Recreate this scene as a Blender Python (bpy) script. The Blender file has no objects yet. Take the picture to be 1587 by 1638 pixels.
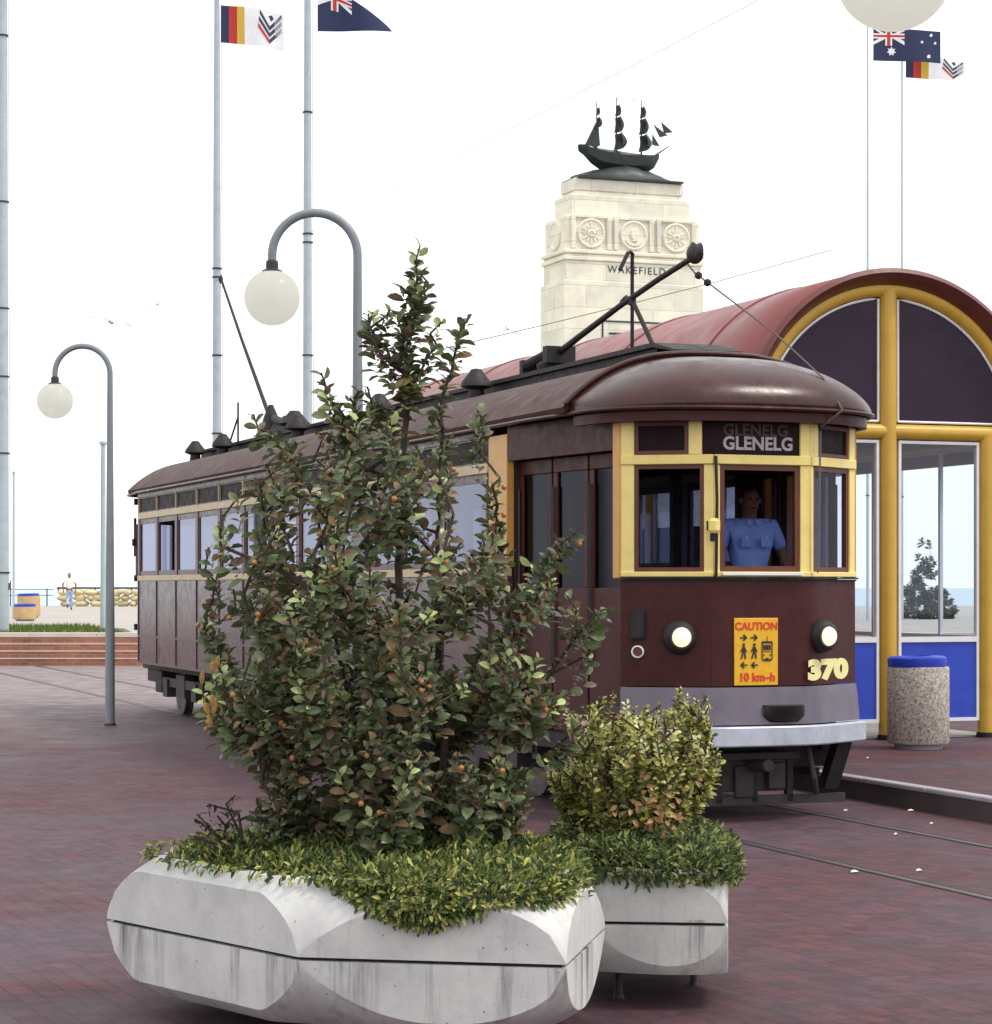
import bpy, bmesh, math, random
from mathutils import Vector, Matrix, noise
PI = math.pi
random.seed(7)
scene = bpy.context.scene
COL = scene.collection
F = 3750.0
def at(px, py, d):
    return Vector(((px-793.5)*d/F, d, 1.75-(py-940)*d/F))

# ---------------------------------------------------------------- materials
def new_mat(name):
    m = bpy.data.materials.new(name); m.use_nodes = True
    nt = m.node_tree; b = nt.nodes.get('Principled BSDF')
    return m, nt, b
def N(nt, t, **kw):
    n = nt.nodes.new(t)
    for k, v in kw.items(): setattr(n, k, v)
    return n
def mixc(nt, fac, a, b, mode='MIX'):
    n = nt.nodes.new('ShaderNodeMix'); n.data_type = 'RGBA'; n.blend_type = mode
    for sock, val in ((n.inputs[0], fac), (n.inputs[6], a), (n.inputs[7], b)):
        if isinstance(val, (int, float)): sock.default_value = val
        elif isinstance(val, tuple): sock.default_value = (*val, 1)
        else: nt.links.new(val, sock)
    return n.outputs[2]
def ramp(nt, fac, stops):
    r = nt.nodes.new('ShaderNodeValToRGB'); nt.links.new(fac, r.inputs[0])
    el = r.color_ramp.elements
    while len(el) < len(stops): el.new(0.5)
    for e, (p, c) in zip(el, stops):
        e.position = p; e.color = (*c, 1) if isinstance(c, tuple) else (c, c, c, 1)
    return r.outputs[0]
def noise_tex(nt, scale, detail=4, rough=.6, coord='Object', stretch=None, dist=0):
    tc = nt.nodes.new('ShaderNodeTexCoord'); n = nt.nodes.new('ShaderNodeTexNoise')
    n.inputs['Scale'].default_value = scale; n.inputs['Detail'].default_value = detail
    n.inputs['Roughness'].default_value = rough; n.inputs['Distortion'].default_value = dist
    if stretch:
        mp = nt.nodes.new('ShaderNodeMapping'); mp.inputs['Scale'].default_value = stretch
        nt.links.new(tc.outputs[coord], mp.inputs[0]); nt.links.new(mp.outputs[0], n.inputs['Vector'])
    else: nt.links.new(tc.outputs[coord], n.inputs['Vector'])
    return n.outputs['Fac']
def add_bump(nt, b, h, strength=.3, dist=.01):
    bp = nt.nodes.new('ShaderNodeBump'); bp.inputs['Strength'].default_value = strength
    bp.inputs['Distance'].default_value = dist
    nt.links.new(h, bp.inputs['Height']); nt.links.new(bp.outputs[0], b.inputs['Normal'])
def paint(name, c, rough=.4, metal=0, var=.25, scale=6, bump=.1, dirt=None, coat=0, spec=.5):
    m, nt, b = new_mat(name)
    c2 = tuple(x*(1-var) for x in c); c3 = tuple(min(1, x*(1+var*.6)) for x in c)
    f = noise_tex(nt, scale, 6, .65)
    col = ramp(nt, f, [(.3, c2), (.5, c), (.72, c3)])
    if dirt:
        f2 = noise_tex(nt, scale*.35, 8, .7, stretch=(1, 1, .35))
        k = ramp(nt, f2, [(.52, 0.0), (.72, 1.0)])
        col = mixc(nt, k, col, dirt)
    nt.links.new(col, b.inputs['Base Color'])
    b.inputs['Metallic'].default_value = metal
    rr = ramp(nt, noise_tex(nt, scale*2, 5), [(.3, max(0, rough-.1)), (.7, min(1, rough+.12))])
    nt.links.new(rr, b.inputs['Roughness'])
    b.inputs['Specular IOR Level'].default_value = spec
    b.inputs['Coat Weight'].default_value = coat
    if bump: add_bump(nt, b, noise_tex(nt, scale*5, 5), bump, .004)
    return m
def flat(name, c, rough=.6, emit=None):
    m, nt, b = new_mat(name)
    f = noise_tex(nt, 25, 4)
    nt.links.new(ramp(nt, f, [(.3, tuple(x*.85 for x in c)), (.7, c)]), b.inputs['Base Color'])
    b.inputs['Roughness'].default_value = rough
    if emit:
        b.inputs['Emission Color'].default_value = (*emit[0], 1); b.inputs['Emission Strength'].default_value = emit[1]
    return m
def glass(name, tint=(.8, .83, .9), refl=.12, rough=.03):
    m, nt, b = new_mat(name); nt.nodes.remove(b)
    out = nt.nodes['Material Output']
    tr = nt.nodes.new('ShaderNodeBsdfTransparent'); tr.inputs[0].default_value = (*tint, 1)
    gl = nt.nodes.new('ShaderNodeBsdfGlossy'); gl.inputs['Roughness'].default_value = rough
    gl.inputs['Color'].default_value = (.82, .86, 1, 1)
    fr = nt.nodes.new('ShaderNodeLayerWeight'); fr.inputs[0].default_value = .5
    p5 = nt.nodes.new('ShaderNodeMath'); p5.operation = 'POWER'; p5.inputs[1].default_value = 5; nt.links.new(fr.outputs['Facing'], p5.inputs[0])
    sc = nt.nodes.new('ShaderNodeMath'); sc.operation = 'MULTIPLY'; sc.inputs[1].default_value = .7; nt.links.new(p5.outputs[0], sc.inputs[0])
    ma = nt.nodes.new('ShaderNodeMath'); ma.operation = 'ADD'; ma.use_clamp = True
    nt.links.new(sc.outputs[0], ma.inputs[0]); ma.inputs[1].default_value = refl
    mx = nt.nodes.new('ShaderNodeMixShader')
    nt.links.new(ma.outputs[0], mx.inputs[0]); nt.links.new(tr.outputs[0], mx.inputs[1]); nt.links.new(gl.outputs[0], mx.inputs[2])
    nt.links.new(mx.outputs[0], out.inputs[0])
    return m
def leaf_mat(name, rough=.45, trans=.3, spec=.4):
    m, nt, b = new_mat(name)
    at_ = nt.nodes.new('ShaderNodeVertexColor'); at_.layer_name = 'Col'
    f = noise_tex(nt, 18, 3)
    col = mixc(nt, .5, at_.outputs[0], ramp(nt, f, [(.3, .55), (.7, 1.0)]), 'MULTIPLY')
    nt.links.new(col, b.inputs['Base Color']); b.inputs['Roughness'].default_value = rough
    b.inputs['Specular IOR Level'].default_value = spec
    tl = nt.nodes.new('ShaderNodeBsdfTranslucent'); nt.links.new(col, tl.inputs[0])
    mx = nt.nodes.new('ShaderNodeMixShader'); mx.inputs[0].default_value = trans
    nt.links.new(b.outputs[0], mx.inputs[1]); nt.links.new(tl.outputs[0], mx.inputs[2])
    nt.links.new(mx.outputs[0], nt.nodes['Material Output'].inputs[0])
    return m

def paving_mat():
    m, nt, b = new_mat('brick_paving')
    tc = N(nt, 'ShaderNodeTexCoord')
    mp = N(nt, 'ShaderNodeMapping'); mp.inputs['Rotation'].default_value = (0, 0, math.radians(20.4+45))
    nt.links.new(tc.outputs['Object'], mp.inputs[0])
    br = N(nt, 'ShaderNodeTexBrick'); nt.links.new(mp.outputs[0], br.inputs[0])
    br.inputs['Scale'].default_value = 1.0; br.inputs['Brick Width'].default_value = .23; br.inputs['Row Height'].default_value = .115
    br.inputs['Mortar Size'].default_value = .006; br.inputs['Mortar Smooth'].default_value = .3; br.inputs['Bias'].default_value = 0
    br.inputs['Color1'].default_value = (.145, .047, .050, 1); br.inputs['Color2'].default_value = (.095, .038, .050, 1)
    br.inputs['Mortar'].default_value = (.05, .033, .037, 1)
    # per-patch colour change
    n1 = noise_tex(nt, .35, 6, .65, dist=.6)
    n2 = noise_tex(nt, 2.2, 7, .7)
    n3 = noise_tex(nt, 30, 4, .7)
    c = mixc(nt, ramp(nt, n1, [(.42, 0.0), (.62, .75)]), br.outputs[0], (.115, .078, .108))
    c = mixc(nt, ramp(nt, n2, [(.35, .6), (.6, 0.0)]), c, (.05, .037, .044))
    c = mixc(nt, ramp(nt, n3, [(.3, .45), (.7, 0.0)]), c, (.035, .025, .028))
    v = N(nt, 'ShaderNodeTexVoronoi'); v.inputs['Scale'].default_value = 8.5
    nt.links.new(mp.outputs[0], v.inputs[0])
    c = mixc(nt, .55, c, mixc(nt, 1.0, c, ramp(nt, v.outputs['Color'], [(0, .62), (1, 1.4)]), 'MULTIPLY'))
    # far part of the square is laid in paler grey-pink pavers
    sx = N(nt, 'ShaderNodeSeparateXYZ'); nt.links.new(tc.outputs['Object'], sx.inputs[0])
    ad = N(nt, 'ShaderNodeMath', operation='MULTIPLY_ADD'); nt.links.new(n1, ad.inputs[0]); ad.inputs[1].default_value = 10
    nt.links.new(sx.outputs[1], ad.inputs[2])
    mr = N(nt, 'ShaderNodeMapRange'); mr.inputs[1].default_value = 29; mr.inputs[2].default_value = 44
    nt.links.new(ad.outputs[0], mr.inputs[0])
    far = mixc(nt, ramp(nt, n2, [(.4, 0.0), (.65, 1.0)]), (.27, .22, .215), (.17, .135, .145))
    c = mixc(nt, mr.outputs[0], c, far)
    nt.links.new(c, b.inputs['Base Color'])
    nt.links.new(ramp(nt, n2, [(.3, .55), (.7, .85)]), b.inputs['Roughness']); b.inputs['Specular IOR Level'].default_value = .25
    hb = mixc(nt, .5, ramp(nt, br.outputs['Fac'], [(0, 1.0), (1, 0.0)]), n3)
    add_bump(nt, b, hb, .7, .006)
    return m
def concrete_mat():
    m, nt, b = new_mat('planter_concrete')
    n1 = noise_tex(nt, 2.2, 8, .7); n2 = noise_tex(nt, 9, 7, .7, stretch=(1, 1, .22)); n3 = noise_tex(nt, 60, 4, .7)
    c = ramp(nt, n1, [(.3, (.43, .42, .42)), (.5, (.56, .555, .54)), (.7, (.69, .68, .64))])
    c = mixc(nt, ramp(nt, n2, [(.55, 0.0), (.72, .5)]), c, (.24, .23, .23))
    c = mixc(nt, ramp(nt, n3, [(.24, .8), (.36, 0.0)]), c, (.2, .19, .19))
    vp = N(nt, 'ShaderNodeTexVoronoi'); vp.inputs['Scale'].default_value = 14; tcp = N(nt, 'ShaderNodeTexCoord'); nt.links.new(tcp.outputs['Object'], vp.inputs[0])
    c = mixc(nt, ramp(nt, vp.outputs['Distance'], [(.04, .8), (.07, 0.0)]), c, (.12, .11, .11))
    # rain streaks run down from the joint at mid height
    tc = N(nt, 'ShaderNodeTexCoord'); sx = N(nt, 'ShaderNodeSeparateXYZ'); nt.links.new(tc.outputs['Object'], sx.inputs[0])
    mr = N(nt, 'ShaderNodeMapRange'); mr.inputs[1].default_value = .02; mr.inputs[2].default_value = .375
    nt.links.new(sx.outputs[2], mr.inputs[0])
    below = N(nt, 'ShaderNodeMath', operation='LESS_THAN'); nt.links.new(sx.outputs[2], below.inputs[0]); below.inputs[1].default_value = .378
    mu = N(nt, 'ShaderNodeMath', operation='MULTIPLY'); nt.links.new(mr.outputs[0], mu.inputs[0]); nt.links.new(below.outputs[0], mu.inputs[1])
    st = ramp(nt, noise_tex(nt, 7, 6, .7, stretch=(1, 1, .06)), [(.5, 0.0), (.64, 1.0)])
    mu2 = N(nt, 'ShaderNodeMath', operation='MULTIPLY'); nt.links.new(mu.outputs[0], mu2.inputs[0]); nt.links.new(st, mu2.inputs[1])
    c = mixc(nt, mu2.outputs[0], c, (.10, .09, .10))
    nt.links.new(c, b.inputs['Base Color']); b.inputs['Roughness'].default_value = .85
    add_bump(nt, b, n3, .35, .003)
    return m
def stone_mat():
    m, nt, b = new_mat('monument_stone')
    tc = N(nt, 'ShaderNodeTexCoord'); sx = N(nt, 'ShaderNodeSeparateXYZ'); nt.links.new(tc.outputs['Object'], sx.inputs[0])
    ad = N(nt, 'ShaderNodeMath', operation='ADD'); nt.links.new(sx.outputs[0], ad.inputs[0]); nt.links.new(sx.outputs[1], ad.inputs[1])
    cb = N(nt, 'ShaderNodeCombineXYZ'); nt.links.new(ad.outputs[0], cb.inputs[0]); nt.links.new(sx.outputs[2], cb.inputs[1])
    br = N(nt, 'ShaderNodeTexBrick'); nt.links.new(cb.outputs[0], br.inputs[0]); br.inputs['Scale'].default_value = 1
    br.inputs['Brick Width'].default_value = 1.25; br.inputs['Row Height'].default_value = .56; br.inputs['Mortar Size'].default_value = .008
    br.inputs['Color1'].default_value = (.92, .88, .72, 1); br.inputs['Color2'].default_value = (.74, .72, .62, 1); br.inputs['Mortar'].default_value = (.6, .58, .5, 1)
    br.inputs['Bias'].default_value = -.25
    n = noise_tex(nt, 1.6, 8, .7)
    c = mixc(nt, .6, br.outputs[0], ramp(nt, n, [(.35, .7), (.6, 1.0)]), 'MULTIPLY')
    nt.links.new(c, b.inputs['Base Color']); b.inputs['Roughness'].default_value = .9
    add_bump(nt, b, noise_tex(nt, 14, 5), .4, .01)
    return m
def brickwall_mat():
    m, nt, b = new_mat('wall_brick')
    tc = N(nt, 'ShaderNodeTexCoord'); sx = N(nt, 'ShaderNodeSeparateXYZ'); nt.links.new(tc.outputs['Object'], sx.inputs[0])
    cb = N(nt, 'ShaderNodeCombineXYZ'); nt.links.new(sx.outputs[0], cb.inputs[0]); nt.links.new(sx.outputs[2], cb.inputs[1])
    br = N(nt, 'ShaderNodeTexBrick'); nt.links.new(cb.outputs[0], br.inputs[0]); br.inputs['Scale'].default_value = 1
    br.inputs['Brick Width'].default_value = .24; br.inputs['Row Height'].default_value = .085; br.inputs['Mortar Size'].default_value = .008
    br.inputs['Color1'].default_value = (.40, .15, .09, 1); br.inputs['Color2'].default_value = (.27, .105, .07, 1); br.inputs['Mortar'].default_value = (.34, .22, .17, 1)
    n = noise_tex(nt, 1.2, 8, .7)
    c = mixc(nt, .7, br.outputs[0], ramp(nt, n, [(.35, .6), (.65, 1.15)]), 'MULTIPLY')
    nt.links.new(c, b.inputs['Base Color']); b.inputs['Roughness'].default_value = .85
    return m
def terrazzo_mat():
    m, nt, b = new_mat('pebble_concrete')
    tc = N(nt, 'ShaderNodeTexCoord'); v = N(nt, 'ShaderNodeTexVoronoi'); v.inputs['Scale'].default_value = 55
    nt.links.new(tc.outputs['Object'], v.inputs[0])
    c = ramp(nt, v.outputs['Color'], [(0, (.13, .11, .09)), (.35, (.36, .31, .26)), (.7, (.5, .45, .4)), (1, (.62, .59, .54))])
    nt.links.new(c, b.inputs['Base Color']); b.inputs['Roughness'].default_value = .8
    add_bump(nt, b, v.outputs['Distance'], .5, .004)
    return m
def sea_mat():
    m, nt, b = new_mat('sea_water')
    n = noise_tex(nt, .5, 6, .6, stretch=(1, 3, 1))
    nt.links.new(ramp(nt, n, [(.3, (.30, .42, .52)), (.7, (.42, .53, .6))]), b.inputs['Base Color'])
    b.inputs['Roughness'].default_value = .35; add_bump(nt, b, n, .6, .3)
    return m

M = {}
M['paving'] = paving_mat(); M['concrete'] = concrete_mat(); M['stone'] = stone_mat(); M['brickwall'] = brickwall_mat()
M['pebble'] = terrazzo_mat(); M['sea'] = sea_mat()
M['maroon'] = paint('maroon_paint', (.058, .014, .014), .42, 0, .3, 5, .1, dirt=(.055, .018, .018), spec=.22)
M['maroon_side'] = paint('maroon_side_paint', (.058, .022, .034), .24, 0, .3, 3, .12, dirt=(.06, .03, .04), spec=.6)
M['roof_red'] = paint('roof_red_brown', (.052, .017, .014), .26, 0, .35, 3.5, .2, dirt=(.05, .018, .016), spec=.35)
M['roof_side'] = paint('roof_canvas', (.062, .024, .019), .55, 0, .35, 3.5, .3, dirt=(.06, .025, .022), spec=.2)
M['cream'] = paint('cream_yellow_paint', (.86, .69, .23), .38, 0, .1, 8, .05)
M['ochre'] = paint('shaded_yellow_paint', (.62, .33, .08), .4, 0, .15, 6, .05)  # yellow of the tram posts with shade put into the colour
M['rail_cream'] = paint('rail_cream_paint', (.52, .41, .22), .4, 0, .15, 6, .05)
M['window_wood'] = paint('window_wood', (.085, .035, .045), .35, 0, .3, 8, .1)
M['brown_wood'] = paint('sash_wood', (.12, .03, .015), .45, 0, .3, 8, .1)
M['apron'] = paint('apron_grey', (.13, .11, .145), .38, 0, .2, 5, .1, dirt=(.08, .07, .09))
M['bumper'] = paint('bumper_silver', (.5, .53, .62), .35, .2, .12, 7, .1, dirt=(.38, .4, .48))
M['black'] = paint('black_iron', (.011, .008, .009), .65, 0, .4, 12, .2, dirt=(.03, .018, .016))
M['iron'] = paint('dusty_iron', (.035, .027, .03), .6, 0, .4, 14, .3, dirt=(.055, .042, .045))
M['steel'] = paint('rail_steel', (.16, .14, .15), .45, .7, .3, 9, .1, dirt=(.12, .09, .08))
M['chrome'] = paint('bright_metal', (.7, .7, .72), .2, .9, .1, 9, 0)
M['glass'] = glass('window_glass', (.5, .52, .62), .14)
M['glass_front'] = glass('front_glass', (.85, .86, .9), .0)
M['glass_door'] = glass('door_glass', (.30, .27, .30), .02, .1); M['glass_dark'] = glass('lunette_glass', (.42, .36, .42), .03, .12)
M['glass_shelter'] = glass('shelter_glass', (.93, .95, .97), .03)
M['dark_pane'] = paint('dark_pane', (.02, .010, .012), .5, 0, .2, 5, 0, spec=.08)
M['interior'] = paint('interior_wood', (.032, .016, .011), .5, 0, .3, 4, .1)
M['seat'] = paint('seat_leather', (.07, .03, .02), .5, 0, .3, 4, .1)
M['yellow_tube'] = paint('shelter_yellow', (.60, .36, .045), .38, 0, .12, 4, .05)
M['shelter_roof'] = paint('shelter_roof_red', (.215, .052, .047), .42, 0, .2, 1.6, .08, dirt=(.3, .10, .09))
M['shelter_trim'] = paint('shelter_trim_red', (.13, .03, .027), .4, 0, .15, 3, .05)
M['white'] = paint('white_paint', (.8, .8, .8), .4, 0, .08, 8, .03)
M['blue'] = paint('blue_panel', (.022, .06, .50), .35, 0, .15, 3, .03)
M['lunette'] = paint('lunette_panel', (.028, .012, .032), .4, 0, .25, 3, .03, spec=.25)
M['ceiling'] = paint('shelter_ceiling', (.10, .05, .055), .6, 0, .2, 3, .03)
M['pole'] = paint('grey_pole_paint', (.44, .51, .55), .45, 0, .12, 5, .06, dirt=(.34, .4, .42))
M['pole_dark'] = paint('lamp_pole_paint', (.22, .25, .27), .45, 0, .15, 5, .06, dirt=(.2, .2, .22))
def cloth(name, c, tr=.5, rough=.7):
    m, nt, b = new_mat(name); f = noise_tex(nt, 3, 3); col = ramp(nt, f, [(.3, tuple(x*.94 for x in c)), (.7, c)])
    nt.links.new(col, b.inputs['Base Color']); b.inputs['Roughness'].default_value = rough
    tl = nt.nodes.new('ShaderNodeBsdfTranslucent'); nt.links.new(col, tl.inputs[0]); mx = nt.nodes.new('ShaderNodeMixShader'); mx.inputs[0].default_value = tr
    nt.links.new(b.outputs[0], mx.inputs[1]); nt.links.new(tl.outputs[0], mx.inputs[2]); nt.links.new(mx.outputs[0], nt.nodes['Material Output'].inputs[0])
    return m
M['globe'] = cloth('opal_globe', (.98, .98, .92), .85, .2)
M['bronze'] = paint('dark_bronze', (.035, .045, .045), .45, .3, .4, 3, .2)
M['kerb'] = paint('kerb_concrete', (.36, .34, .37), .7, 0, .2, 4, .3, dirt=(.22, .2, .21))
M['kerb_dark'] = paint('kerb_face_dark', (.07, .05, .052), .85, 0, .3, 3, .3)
M['dirt'] = paint('soil', (.03, .02, .015), .95, 0, .4, 12, .6)
M['cap'] = paint('cap_concrete', (.6, .52, .45), .8, 0, .15, 2, .2)
M['terrace'] = paint('terrace_paving', (.40, .37, .33), .8, 0, .15, .8, .2, dirt=(.32, .30, .28))
M['grass'] = leaf_mat('grass_blades')
M['limestone'] = paint('limestone_rubble', (.66, .55, .30), .85, 0, .45, 1.3, .5, dirt=(.36, .28, .17))
M['bark'] = paint('bark', (.055, .036, .026), .85, 0, .4, 20, .5)
M['leaf'] = leaf_mat('shrub_leaf', .38, .25, .45)
M['leaf_small'] = leaf_mat('small_leaf', .5, .3, .35)
M['orange_fruit'] = paint('orange_fruit', (.42, .17, .045), .4, 0, .2, 20, .1)
M['rope'] = flat('rope_grey', (.16, .13, .12), .8)
M['skin'] = flat('skin_tone', (.24, .11, .075), .6)
M['hair'] = flat('dark_hair', (.03, .02, .015), .7)
M['hair_grey'] = flat('fair_hair', (.3, .25, .18), .7)
M['shirt_blue'] = paint('blue_shirt', (.30, .45, .95), .8, 0, .25, 10, .3)
M['trouser_dark'] = paint('dark_trousers', (.02, .02, .04), .85, 0, .2, 10, .2)
M['shirt_white'] = paint('white_shirt', (.85, .83, .82), .8, 0, .1, 10, .3)
M['jeans'] = paint('pale_jeans', (.35, .46, .72), .85, 0, .25, 10, .2)
M['shoe'] = flat('dark_shoe', (.03, .03, .035), .5)
M['sign_yellow'] = flat('sign_yellow', (.85, .47, .015), .4)
M['sign_red'] = flat('sign_red', (.75, .05, .02), .4)
M['sign_black'] = flat('sign_black', (.02, .02, .02), .4)
M['num_cream'] = flat('number_cream', (.92, .85, .38), .4)
M['dest'] = flat('blind_letters', (.42, .38, .42), .5)
M['lamp_on'] = flat('lit_lens', (1, .85, .55), .2, ((1, .80, .48), .75))
M['navy'] = flat('flag_navy', (.025, .035, .10), .8); M['fwhite'] = cloth('flag_white', (.97, .97, .98), .7)
M['fsolid'] = flat('flag_white_band', (.9, .9, .92), .8)
M['fred'] = flat('flag_red', (.6, .05, .04), .8); M['fyellow'] = flat('flag_yellow', (.85, .55, .08), .8)
M['fblack'] = flat('flag_black', (.04, .045, .09), .8)
M['gull'] = flat('gull_feather', (.55, .55, .55), .7)
M['paper'] = flat('paper_white', (.85, .85, .85), .8)
M['bin_ochre'] = paint('bin_ochre', (.5, .34, .16), .8, 0, .2, 5, .2)

# ---------------------------------------------------------------- mesh helpers
class MB:
    def __init__(s): s.v = []; s.f = []; s.c = []
    def add(s, vs, fs, col=None):
        o = len(s.v); s.v += [tuple(v) for v in vs]
        for f in fs: s.f.append(tuple(i+o for i in f)); s.c.append(col)
        return s
    def box(s, x0, x1, y0, y1, z0, z1):
        vs = [(x, y, z) for z in (z0, z1) for y in (y0, y1) for x in (x0, x1)]
        return s.add(vs, [(0, 2, 3, 1), (4, 5, 7, 6), (0, 1, 5, 4), (2, 6, 7, 3), (0, 4, 6, 2), (1, 3, 7, 5)])
    def obox(s, o, ax, ay, az):   # oriented box from corner
        o = Vector(o); ax = Vector(ax); ay = Vector(ay); az = Vector(az)
        vs = [o+ax*i+ay*j+az*k for k in (0, 1) for j in (0, 1) for i in (0, 1)]
        return s.add(vs, [(0, 2, 3, 1), (4, 5, 7, 6), (0, 1, 5, 4), (2, 6, 7, 3), (0, 4, 6, 2), (1, 3, 7, 5)])
    def tube(s, pts, r, n=10, caps=True, col=None):
        pts = [Vector(p) for p in pts]; m = len(pts)
        if not isinstance(r, (list, tuple)): r = [r]*m
        t0 = (pts[1]-pts[0]).normalized()
        up = Vector((0, 0, 1)) if abs(t0.z) < .9 else Vector((1, 0, 0))
        nrm = t0.cross(up).normalized(); vs = []; fs = []
        for i, p in enumerate(pts):
            t = (pts[min(i+1, m-1)]-pts[max(i-1, 0)]).normalized()
            nrm = (nrm-t*nrm.dot(t)).normalized(); b = t.cross(nrm)
            for k in range(n):
                a = 2*PI*k/n; vs.append(p+(nrm*math.cos(a)+b*math.sin(a))*r[i])
        for i in range(m-1):
            for k in range(n):
                a = i*n+k; b = i*n+(k+1) % n; fs.append((a, b, b+n, a+n))
        if caps: fs.append(tuple(range(n))[::-1]); fs.append(tuple(range((m-1)*n, m*n)))
        return s.add(vs, fs, col)
    def lathe(s, prof, c=(0, 0, 0), n=32, axis='z'):
        vs = []; fs = []; m = len(prof)
        for (r, h) in prof:
            for k in range(n):
                a = 2*PI*k/n; x, y = r*math.cos(a), r*math.sin(a)
                p = (x, y, h) if axis == 'z' else ((x, h, y) if axis == 'y' else (h, x, y))
                vs.append((p[0]+c[0], p[1]+c[1], p[2]+c[2]))
        for i in range(m-1):
            for k in range(n):
                a = i*n+k; b = i*n+(k+1) % n; fs.append((a, b, b+n, a+n))
        fs.append(tuple(range(n))[::-1]); fs.append(tuple(range((m-1)*n, m*n)))
        return s.add(vs, fs)
    def sphere(s, c, r, n=24, sz=1):
        prof = [(max(1e-4, r*math.sin(PI*i/n)), -r*sz*math.cos(PI*i/n)) for i in range(n+1)]
        return s.lathe(prof, c, n*2)
    def prism(s, poly, fn):   # poly: 2-D outline, fn(p, k) -> 3-D for k = 0, 1
        n = len(poly); vs = [fn(p, 0) for p in poly]+[fn(p, 1) for p in poly]
        fs = [tuple(range(n))[::-1], tuple(range(n, 2*n))]+[(i, (i+1) % n, (i+1) % n+n, i+n) for i in range(n)]
        return s.add(vs, fs)
    def grid(s, rows, close=False):
        n = len(rows[0]); vs = [p for r in rows for p in r]; fs = []
        for i in range(len(rows)-1):
            for k in range(n if close else n-1):
                a = i*n+k; b = i*n+(k+1) % n; fs.append((a, b, b+n, a+n))
        return s.add(vs, fs)
    def build(s, name, mat, parent=None, smooth=True, ang=35, bevel=0, loc=None, solid=0):
        me = bpy.data.meshes.new(name); me.from_pydata(s.v, [], s.f)
        me.materials.append(mat)
        if any(c is not None for c in s.c):
            ca = me.color_attributes.new('Col', 'FLOAT_COLOR', 'CORNER'); i = 0; buf = []
            for f, c in zip(s.f, s.c):
                buf += list((*(c or (.1, .1, .1)), 1))*len(f)
            ca.data.foreach_set('color', buf)
        bm = bmesh.new(); bm.from_mesh(me)
        if not any(c is not None for c in s.c): bmesh.ops.recalc_face_normals(bm, faces=bm.faces)
        if smooth:
            for f in bm.faces: f.smooth = True
            th = math.radians(ang)
            for e in bm.edges:
                if len(e.link_faces) == 2 and e.calc_face_angle(0) > th: e.smooth = False
        bm.to_mesh(me); bm.free()
        o = bpy.data.objects.new(name, me); COL.objects.link(o)
        if parent: o.parent = parent
        if loc is not None: o.location = loc
        if solid:
            q = o.modifiers.new('solid', 'SOLIDIFY'); q.thickness = solid; q.offset = 0
        if bevel:
            q = o.modifiers.new('bevel', 'BEVEL'); q.width = bevel; q.segments = 2; q.limit_method = 'ANGLE'; q.angle_limit = math.radians(40)
        return o
def tag(o, label, cat=None, group=None, kind=None):
    if label: o['label'] = label
    if cat: o['category'] = cat
    if group: o['group'] = group
    if kind: o['kind'] = kind
    return o
def thing(name, label, cat, loc=(0, 0, 0), rz=0, group=None):
    o = bpy.data.objects.new(name, None); COL.objects.link(o); o.empty_display_size = .2
    o.location = loc; o.rotation_euler = (0, 0, rz)
    return tag(o, label, cat, group)
def copy_part(o, parent, loc=None):
    c = o.copy(); COL.objects.link(c); c.parent = parent
    if loc is not None: c.location = loc
    return c
def copy_tree(o, parent=None):
    c = o.copy(); COL.objects.link(c); c.parent = parent
    for ch in [x for x in bpy.data.objects if x.parent == o]: copy_tree(ch, c)
    return c
def text_mb(s, size, bold=0, align='CENTER', ext=.003, spacing=1.0, sx=1.0):
    cu = bpy.data.curves.new('t', 'FONT'); cu.body = s; cu.size = size; cu.align_x = align; cu.align_y = 'CENTER'
    cu.extrude = ext; cu.offset = bold; cu.space_character = spacing; cu.resolution_u = 4
    o = bpy.data.objects.new('t', cu); COL.objects.link(o)
    dg = bpy.context.evaluated_depsgraph_get(); me = bpy.data.meshes.new_from_object(o.evaluated_get(dg))
    vs = [Vector((v.co.x*sx, v.co.y, v.co.z)) for v in me.vertices]; fs = [tuple(p.vertices) for p in me.polygons]
    bpy.data.objects.remove(o); bpy.data.curves.remove(cu); bpy.data.meshes.remove(me)
    return vs, fs
def text_obj(name, s, size, mat, parent, origin, right, up, **kw):
    vs, fs = text_mb(s, size, **kw); r = Vector(right).normalized(); u = Vector(up).normalized(); n = r.cross(u); o = Vector(origin)
    mb = MB(); mb.add([o+r*v.x+u*v.y+n*v.z for v in vs], fs)
    return mb.build(name, mat, parent, smooth=False)
# ---------------------------------------------------------------- camera, world, sun
cam = bpy.data.objects.new('camera', bpy.data.cameras.new('camera')); COL.objects.link(cam)
cam.location = (0, 0, 1.75); cam.rotation_euler = (PI/2, 0, 0)
cam.data.sensor_fit = 'HORIZONTAL'; cam.data.sensor_width = 36; cam.data.lens = 36*F/1587
cam.data.shift_y = 121/1587; cam.data.clip_end = 20000; cam.data.clip_start = .1
scene.camera = cam
w = bpy.data.worlds.new('World'); scene.world = w; w.use_nodes = True
nt = w.node_tree; bg = nt.nodes['Background']
sky = nt.nodes.new('ShaderNodeTexSky'); sky.sky_type = 'NISHITA'; sky.sun_disc = False
SUN_EL, SUN_AZ = math.radians(58), math.radians(104)     # azimuth clockwise from +Y
sky.sun_elevation = SUN_EL; sky.sun_rotation = SUN_AZ; sky.dust_density = 4; sky.air_density = 1; sky.ozone_density = 1
cl = noise_tex(nt, 1.3, 5, .55, 'Generated', (1, 1, 3))
cloud = ramp(nt, cl, [(.3, (10.0, 10.3, 10.8)), (.7, (11.5, 11.5, 11.5))])
c = mixc(nt, .94, sky.outputs[0], cloud)
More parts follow.
